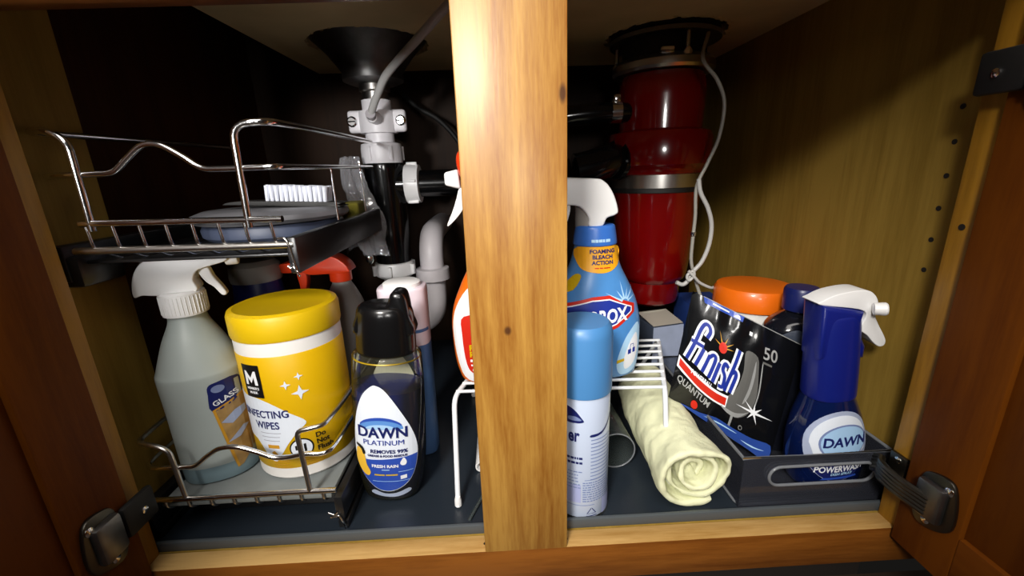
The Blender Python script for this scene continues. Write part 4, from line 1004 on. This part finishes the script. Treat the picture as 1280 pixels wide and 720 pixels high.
# clear cup, white tube and straw on the mat under the shelf
t = thing('plastic_cup', 'clear plastic cup lying under the white wire shelf', 'cup', (0.128, 0.115, 0.0305), (0, 0, 0))
lathe('cup_wall', M['cupclear'], t, [(0.026, 0.0), (0.0262, 0.001), (0.0235, 0.09), (0.0228, 0.09), (0.025, 0.002), (0.025, 0.0)], 40, axis='Y', cap=False)
lathe('cup_bottom', M['cupclear'], t, [(0.0, 0.088), (0.0228, 0.088), (0.0228, 0.0895), (0.0, 0.0895)], 40, axis='Y')
tube('cup_rim', M['binrim'], t, [(0.0255*math.cos(a*math.pi/20), 0.0, 0.0255*math.sin(a*math.pi/20)) for a in range(40)], 0.0011, 8, True)
t = thing('pipe_piece', 'short white plastic tube lying beneath the shelf beside the post', 'tube', (-0.052, 0.120, 0.0125))
lathe('tube_wall', M['white'], t, [(0.0062, 0.0), (0.0082, 0.0), (0.0082, 0.14), (0.0062, 0.14), (0.0062, 0.0)], 24, axis='Y', cap=False)
tube('s', M['cupclear'], None, [(-0.0635, 0.0385, 0.0064), (-0.040, 0.098, 0.0064)], 0.0022, 10)
o = bpy.data.objects['s']; o.name = 'straw'; o['label'] = 'thin clear straw lying on the mat by the foot of the post'; o['category'] = 'straw'

# ---------------------------------------------------------------- rolled towel
def towel_roll():
    bm = bmesh.new(); rnd = random.Random(8)
    turns, nth, nl = 3.0, 84, 26
    R0, pitch = 0.0465, 0.0128
    axis = catmull([(0.201, 0.036, 0.048), (0.200, 0.09, 0.049), (0.201, 0.16, 0.053), (0.204, 0.235, 0.060)], 10)
    rows = []
    for j in range(nl+1):
        tt = j/nl; p = axis[min(int(tt*(len(axis)-1)), len(axis)-1)]
        row = []
        for i in range(nth+1):
            th = i/nth*turns*2*math.pi
            r = max(R0-pitch*th/(2*math.pi), 0.003)*(1.0-0.10*tt)
            a = -th+math.radians(-60)+0.5*tt
            wob = 1+0.05*math.sin(3*a+tt*5)+0.035*math.sin(5*a+th+tt*9)
            sag = 0.93 if math.sin(a) < 0 else 1.0
            x = r*wob*math.cos(a)*1.0; z = r*wob*math.sin(a)*0.97*sag
            ruffle = 0.006*math.sin(2*a+1.3*th)*(1-tt)**3 - 0.012*(th/(turns*6.283))*(1-tt)**4
            row.append(bm.verts.new((p.x+x, p.y-ruffle, max(p.z+z, 0.0092))))
        rows.append(row)
    for j in range(nl):
        for i in range(nth): bm.faces.new((rows[j][i], rows[j][i+1], rows[j+1][i+1], rows[j+1][i]))
    return bm
t = thing('rolled_towel', 'rolled cream towel lying on the mat between aerosol can and clear bin', 'towel')
o = finish(towel_roll(), 'towel_roll', M['towel'], t, 60)
md = o.modifiers.new('thick', 'SOLIDIFY'); md.thickness = 0.0066; md.offset = 0
md = o.modifiers.new('sub', 'SUBSURF'); md.levels = 1; md.render_levels = 2
tx = bpy.data.textures.new('towel_lumps', 'CLOUDS'); tx.noise_scale = 0.03
md = o.modifiers.new('lumps', 'DISPLACE'); md.texture = tx; md.strength = 0.007; md.mid_level = 0.5; md.texture_coords = 'LOCAL'
place(t, (0.206, 0.13, 0.0041))

# ---------------------------------------------------------------- cartons behind
t = thing('carton', 'silver grey cardboard carton standing beneath the red disposal', 'carton', (0.266, 0.341, 0.0042), (0, 0, 0.22))
box('carton_body', M['silverboxside'], t, -0.030, 0.030, -0.028, 0.028, 0.0, 0.121, 0.0008)
box('front_panel', M['silverbox'], t, -0.0295, 0.0295, -0.0286, -0.0279, 0.0005, 0.1205)
f = box('top_flap', M['silverboxtop'], t, -0.029, 0.029, -0.027, 0.026, 0.0, 0.0009); f.location = (0, 0, 0.129); f.rotation_euler = (0.16, 0, 0); f.location.z = 0.1265
box('tuck_flap', M['labelcream'], t, -0.022, 0.022, 0.020, 0.026, 0.1215, 0.131)
t = thing('carton', 'dark blue carton behind the silver grey carton', 'carton', (0.353, 0.37, 0.0042), (0, 0, -0.05))
box('carton_body', M['bluebox'], t, -0.034, 0.034, -0.045, 0.040, 0.0, 0.148, 0.0008)
box('top_flap', M['bluebox'], t, -0.033, 0.033, -0.044, 0.039, 0.1485, 0.1495)

# ---------------------------------------------------------------- clear bin and what stands in it
t = thing('storage_bin', 'clear plastic storage bin with handle slot by the right cabinet wall', 'storage bin', (0.33, 0.17, 0.0042))
bx0, bx1, by0, by1, bh = -0.078, 0.094, -0.134, 0.133, 0.067
def bin_front():
    bm = bmesh.new()
    outer = [(bx0, 0.0), (bx1, 0.0), (bx1, bh), (bx0, bh)]
    sx0, sx1, sz0, sz1 = -0.046, 0.078, 0.0285, 0.0535
    r = (sz1-sz0)/2; zc = (sz0+sz1)/2
    slot = [(sx1-r+r*math.cos(a), zc+r*math.sin(a)) for a in [math.pi*(-0.5+k/12) for k in range(13)]] + \
           [(sx0+r+r*math.cos(a), zc+r*math.sin(a)) for a in [math.pi*(0.5+k/12) for k in range(13)]]
    es = []
    for lp in (outer, slot):
        vs = [bm.verts.new((x, by0, z)) for x, z in lp]
        es += [bm.edges.new((vs[i], vs[(i+1) % len(vs)])) for i in range(len(vs))]
    bmesh.ops.triangle_fill(bm, use_beauty=True, edges=es)
    r_ = bmesh.ops.extrude_face_region(bm, geom=bm.faces[:])
    bmesh.ops.translate(bm, verts=[g for g in r_['geom'] if isinstance(g, bmesh.types.BMVert)], vec=(0, 0.002, 0))
    return bm, slot
bmf, slot = bin_front()
finish(bmf, 'front_wall', M['bin'], t, 20)
bm = bmesh.new()
bx(bm, bx0, bx0+0.002, by0+0.002, by1, 0, bh); bx(bm, bx1-0.002, bx1, by0+0.002, by1, 0, bh)
bx(bm, bx0+0.002, bx1-0.002, by1-0.002, by1, 0, bh); bx(bm, bx0+0.002, bx1-0.002, by0+0.002, by1-0.002, 0, 0.0022)
finish(bm, 'bin_shell', M['bin'], t, 20)
tube('rim', M['binrim'], t, [(bx0, by0+0.001, bh), (bx1, by0+0.001, bh), (bx1, by1, bh), (bx0, by1, bh)], 0.0024, 8, True)
tube('handle_slot', M['binrim'], t, [(x, by0, z) for x, z in slot], 0.0019, 8, True)
tube('bottom_edge', M['binrim'], t, fillet([(bx0, by1, 0.002), (bx0, by0+0.002, 0.002), (bx1, by0+0.002, 0.002), (bx1, by1, 0.002)], 0.01), 0.0019, 8)

# detergent pouch
TL, TR, BR, BL = Vector((.233, .155, .236)), Vector((.357, .112, .172)), Vector((.327, .099, .0098)), Vector((.205, .141, .092))
PN = (TR-TL).cross(BL-TL).normalized()
if PN.y > 0: PN = -PN
def pouch_pt(s, t_, front=True, off=0.0):
    p = BL*(1-s)*(1-t_)+BR*s*(1-t_)+TR*s*t_+TL*(1-s)*t_
    puff = math.sin(math.pi*max(0, min(1, s)))**0.7*math.sin(math.pi*max(0, min(1, t_*0.94)))**0.7
    k = 0.013 if front else -0.017
    crease = 0.0014*math.sin(23*s+7*t_)*math.sin(9*t_-11*s)*puff + 0.0012*math.sin(31*s)*(1 if t_ > 0.86 else 0)*math.sin(math.pi*max(0, min(1, s)))
    return p+PN*(k*puff+(crease if front else -crease)+off)
PW_ = 0.146; PH_ = 0.150
S = lambda u, v, off: pouch_pt(u, v, True, off)
def pouch():
    bm = bmesh.new(); n = 30
    F = [[bm.verts.new(pouch_pt(i/n, j/n, True, 0.0004)) for i in range(n+1)] for j in range(n+1)]
    B = [[F[j][i] if i in (0, n) or j in (0, n) else bm.verts.new(pouch_pt(i/n, j/n, False)) for i in range(n+1)] for j in range(n+1)]
    for j in range(n):
        for i in range(n):
            bm.faces.new((F[j][i], F[j][i+1], F[j+1][i+1], F[j+1][i]))
            bm.faces.new((B[j][i], B[j+1][i], B[j+1][i+1], B[j][i+1]))
    return bm
t = thing('detergent_pouch', 'black foil dishwasher tablet pouch slumped between towel and clear bin', 'pouch')
finish(pouch(), 'pouch_body', M['pouch'], t, 60)
# outlines below are in fractions of the pouch's width and height
patch('top_seal_print', M['dawnblue'], t, [(0.12, 0.955), (0.46, 0.955), (0.47, 1.0), (0.10, 1.0)], S, 0.0008, 0.04)
patch('seal_shine', M['whiteprint'], t, [[(0.19, 0.975), (0.34, 0.972), (0.34, 0.985), (0.19, 0.988)], [(0.38, 0.965), (0.44, 0.962), (0.43, 0.99), (0.41, 0.99)], [(0.54, 0.885), (0.565, 0.885), (0.565, 0.915), (0.54, 0.915)]], S, 0.0012, 0.04)
tube('seal_edge', M['silverprint'], t, [pouch_pt(0.1+0.9*k/20, 1.0, True, 0.0) for k in range(21)], 0.0007, 6)
# logo: white outline behind blue letters over a red wave
def wv(u): return 0.385-0.05*math.sin((u-0.03)*6.0)-0.13*(u-0.03)
us = [0.02+0.46*k/14 for k in range(15)]
band_out = [(u+(0.012 if u > 0.4 else -0.012 if u < 0.1 else 0), wv(u)-0.075) for u in us]+[(u+(0.012 if u > 0.4 else -0.012 if u < 0.1 else 0), wv(u)+0.03) for u in reversed(us)]
patch('logo_band', M['redprint'], t, [(u+0.004, wv(u)-0.058) for u in us]+[(u, wv(u)+0.008) for u in reversed(us)], S, 0.0014, 0.03)
def letter_strokes(w):
    out = []
    def stroke(p):
        L_, R_ = [], []
        for i, (x, y) in enumerate(p):
            a = p[max(i-1, 0)]; b = p[min(i+1, len(p)-1)]
            dx, dy = b[0]-a[0], b[1]-a[1]; d = math.hypot(dx, dy) or 1
            L_.append((x-dy/d*w, y+dx/d*w)); R_.append((x+dy/d*w, y-dx/d*w))
        out.append(L_+R_[::-1])
    def sc(p, n=5): return [(q.x, q.y) for q in catmull([(a, b, 0) for a, b in p], n)]
    stroke(sc([(0.070, 0.43), (0.115, 0.62), (0.135, 0.73), (0.16, 0.79), (0.195, 0.79), (0.215, 0.75), (0.200, 0.69)]))   # f
    stroke([(0.075, 0.605), (0.19, 0.605)])
    stroke([(0.155, 0.42), (0.195, 0.59)])                                                                              # i
    stroke([(0.220, 0.40), (0.255, 0.57)])                                                                              # n
    stroke(sc([(0.250, 0.545), (0.285, 0.585), (0.310, 0.555), (0.285, 0.385)]))
    stroke([(0.325, 0.37), (0.350, 0.555)])                                                                             # i
    stroke(sc([(0.425, 0.555), (0.395, 0.575), (0.385, 0.52), (0.415, 0.47), (0.415, 0.385), (0.375, 0.375)]))          # s
    stroke([(0.440, 0.36), (0.490, 0.735)])                                                                             # h
    stroke(sc([(0.468, 0.53), (0.488, 0.555), (0.505, 0.52), (0.490, 0.37)]))
    return out
patch('logo_border', M['whiteprint'], t, [band_out]+letter_strokes(0.034), S, 0.0010, 0.03)
patch('logo_letters', M['logoblue'], t, letter_strokes(0.0150), S, 0.0018, 0.03)
patch('logo_glow', M['goldprint'], t, [ray(0.345, 0.685, a, 0.03, r, 0.006) for a, r in ((0.7, 0.11), (1.3, 0.10), (2.0, 0.13), (2.7, 0.09), (0.2, 0.10))], S, 0.0012, None)
patch('logo_dot', M['redprint'], t, ell(0.345, 0.685, 0.034, 0.046, 20), S, 0.0017, None)
text(t, 'POWERBALL', M['whiteprint'], S, 0.135, 0.335, 0.056, 0.0020, bold=0.03, sx=0.62, align='LEFT', step=0.03, rot=-0.12)
text(t, 'QUANTUM', M['silverprint'], S, 0.03, 0.200, 0.088, 0.0014, bold=0.02, sx=0.74, align='LEFT', rot=-0.2, step=0.03)
text(t, '50', M['silverprint'], S, 0.755, 0.775, 0.13, 0.0014, bold=0.012, sx=1.0, rot=0.14, step=0.03)
patch('count_print', M['winegrey'], t, [(0.70, 0.73), (0.78, 0.735), (0.78, 0.75), (0.70, 0.745)], S, 0.0014, None)
# wine glass print
patch('glass_bowl_print', M['winegrey'], t, smooth2([(0.545, 0.755), (0.555, 0.60), (0.535, 0.42), (0.46, 0.30), (0.42, 0.24), (0.52, 0.20), (0.62, 0.21), (0.70, 0.30), (0.72, 0.46), (0.69, 0.64), (0.65, 0.755)], 4), S, 0.0007, 0.03)
patch('glass_shine_print', M['silverprint'], t, [smooth2([(0.645, 0.72), (0.665, 0.60), (0.655, 0.42), (0.62, 0.34), (0.635, 0.48), (0.640, 0.62)], 4), smooth2([(0.44, 0.235), (0.52, 0.20), (0.62, 0.215), (0.70, 0.31), (0.66, 0.275), (0.58, 0.238), (0.50, 0.232)], 4), [(0.553, 0.21), (0.575, 0.21), (0.578, 0.02), (0.560, 0.02)], smooth2([(0.71, 0.72), (0.735, 0.52), (0.73, 0.36), (0.722, 0.36), (0.724, 0.52), (0.702, 0.72)], 3)], S, 0.0010, 0.03)
patch('sparkle_print', M['whiteprint'], t, [ray(0.735, 0.325, a, 0.0, r, 0.012) for a, r in ((0.1, 0.19), (0.8, 0.09), (1.7, 0.08), (2.6, 0.12), (3.2, 0.17), (4.2, 0.08), (5.3, 0.1))], S, 0.0013, None)
patch('berry_print', M['redprint'], t, ell(0.235, 0.085, 0.032, 0.04, 18), S, 0.0012, 0.03)
patch('wave_print', M['pouchblue'], t, smooth2([(0.12, 0.02), (0.30, 0.05), (0.45, 0.10), (0.62, 0.105), (0.80, 0.12), (0.97, 0.15), (0.97, 0.012), (0.80, 0.010), (0.60, 0.008), (0.42, 0.008), (0.25, 0.008)], 3), S, 0.0012, 0.03)
patch('wave_shine', M['paleblue'], t, [smooth2([(0.34, 0.045), (0.50, 0.078), (0.66, 0.080), (0.50, 0.064)], 3), smooth2([(0.70, 0.050), (0.84, 0.062), (0.93, 0.082), (0.82, 0.046)], 3)], S, 0.0016, 0.03)
patch('mark_ring', M['silverprint'], t, [ell(0.665, 0.145, 0.018, 0.020, 16)], S, 0.0013, None)
patch('mark_center', M['pouch'], t, [ell(0.665, 0.145, 0.013, 0.015, 16)], S, 0.0016, None)
place(t, (0.28, 0.12, 0.0075))

# spray dish soap
t = thing('spray_bottle', 'royal blue dish soap spray bottle with white trigger in the clear bin', 'spray bottle', (0.379, 0.0745, 0.0108), (0, math.radians(-5.5), 0))
L6 = Loft([(0.0, 0.034, 0.022, 2.5), (0.004, 0.040, 0.0265, 2.5), (0.03, 0.0435, 0.0285, 2.4), (0.055, 0.0435, 0.0285, 2.4), (0.085, 0.038, 0.0275, 2.3), (0.105, 0.031, 0.026, 2.2), (0.125, 0.0245, 0.0225), (0.135, 0.022, 0.0205)])
finish(L6.bm(), 'bottle_body', M['pwdark'], t, 40)
finish(Loft([(0.118, 0.027, 0.0235, 2.3), (0.121, 0.0275, 0.024, 2.3), (0.16, 0.0270, 0.0230, 2.4), (0.20, 0.0255, 0.0205, 2.5, 0.0005, 0), (0.215, 0.0245, 0.0185, 2.5, 0.0, 0), (0.2185, 0.023, 0.017, 2.5, -0.001, 0)]).bm(), 'sleeve', M['pwblue'], t, 40)
slab('sleeve_shroud', M['pwblue'], t, [(-0.0255, 0.236), (-0.0255, 0.17), (0.0265, 0.165), (0.0272, 0.180), (0.020, 0.196), (0.019, 0.205), (0.0225, 0.2215), (0.010, 0.226)], 0.034, 0.006, 3, curve=False)
slab('spray_head', M['white'], t, [(-0.026, 0.2355), (-0.022, 0.2405), (-0.008, 0.245), (0.012, 0.2465), (0.026, 0.2445), (0.034, 0.238), (0.038, 0.229), (0.0385, 0.220), (0.0365, 0.2135), (0.041, 0.203), (0.0465, 0.193), (0.051, 0.183), (0.050, 0.177), (0.0445, 0.176), (0.038, 0.181), (0.030, 0.191), (0.0205, 0.2015), (0.0232, 0.2215)], 0.026, 0.008, 4)
noz = lathe('nozzle', M['white'], t, [(0.0, 0.040), (0.0065, 0.040), (0.0072, 0.050), (0.0062, 0.0515), (0.0035, 0.0515), (0.003, 0.048), (0.0, 0.048)], 20, axis='X', origin=(0, 0, 0.226))
noz.rotation_euler = (0, 0, -0.5); noz.location = (-0.008, 0, 0)
o = lathe('orifice', M['orangeprint'], noz, [(0.0, 0.0482), (0.0032, 0.0482), (0.0030, 0.0512), (0.0, 0.0490)], 14, axis='X', origin=(0, 0, 0.226))
S = lambda u, v, off: L6.front(u, v, off)
patch('round_label', M['silverbox'], t, ell(-0.002, 0.061, 0.036, 0.047, 40), S, 0.0005, 0.004)
patch('label_lower', M['navy'], t, clip_below(ell(-0.002, 0.061, 0.0352, 0.0462, 40), lambda u: 0.039), S, 0.0009, 0.004)
patch('label_white', M['labelwhite'], t, [p for p in ell(-0.002, 0.0645, 0.0315, 0.0385, 24, 0.1, math.pi-0.1)]+[(-0.0300, 0.054), (-0.018, 0.045), (0.012, 0.045), (0.028, 0.054)], S, 0.0009, 0.004)
patch('oval_ring', M['greyblue'], t, ell(0.002, 0.0675, 0.0275, 0.0235, 36), S, 0.0012, 0.004)
patch('oval', M['dawnpale'], t, ell(0.002, 0.0675, 0.0255, 0.0215, 36), S, 0.0015, 0.004)
text(t, 'DAWN', M['navy'], S, 0.0025, 0.0635, 0.0170, 0.0019, bold=0.03, sx=0.90, shear=0.12, step=0.004)
text(t, 'POWERWASH', M['whiteprint'], S, -0.001, 0.0285, 0.0115, 0.0014, bold=0.03, sx=0.76, shear=0.15, step=0.004)
text(t, 'DISH SPRAY', M['paleblue'], S, 0.001, 0.0235, 0.0048, 0.0014, bold=0.02, shear=0.15, step=0.004)
patch('label_stripe', M['dawnblue'], t, [(-0.022, 0.0175), (0.020, 0.0185), (0.019, 0.0215), (-0.019, 0.0205)], S, 0.0014, 0.004)

# canister with orange lid, bottle with blue cap
t = thing('detergent_canister', 'white canister with broad orange screw lid behind the black pouch', 'canister', (0.366, 0.238, 0.0072))
lathe('canister_body', M['wipeswhite'], t, [(0.0, 0.0), (0.046, 0.0), (0.050, 0.004), (0.050, 0.176), (0.046, 0.180), (0.0, 0.180)], 48)
lathe('lid', M['orange'], t, [(0.050, 0.178), (0.0545, 0.179), (0.0552, 0.182), (0.0545, 0.203), (0.051, 0.209), (0.044, 0.2105), (0.0, 0.2105)], 56)
t = thing('bottle', 'dark smoky bottle with navy cap between orange lidded canister and blue spray bottle', 'bottle', (0.374, 0.149, 0.0072))
L7 = Loft([(0.0, 0.034, 0.024, 2.4), (0.004, 0.038, 0.027, 2.4), (0.10, 0.042, 0.030, 2.4), (0.165, 0.042, 0.030, 2.3), (0.185, 0.034, 0.027, 2.2), (0.196, 0.018, 0.017), (0.202, 0.0145, 0.0145)])
finish(L7.bm(), 'bottle_body', M['darkbottle'], t, 40)
lathe('cap', M['navyplastic'], t, [(0.0185, 0.199), (0.0205, 0.2005), (0.0205, 0.226), (0.0185, 0.2295), (0.0, 0.230)], 32)
patch('shoulder_highlight', M['silverboxside'], t, smooth2([(-0.036, 0.168), (-0.026, 0.178), (-0.014, 0.180), (-0.010, 0.166), (-0.018, 0.158), (-0.030, 0.160)], 4), lambda u, v, off: L7.front(u, v, off), 0.0005, 0.004)  # highlight on the bottle shoulder, painted as a grey patch
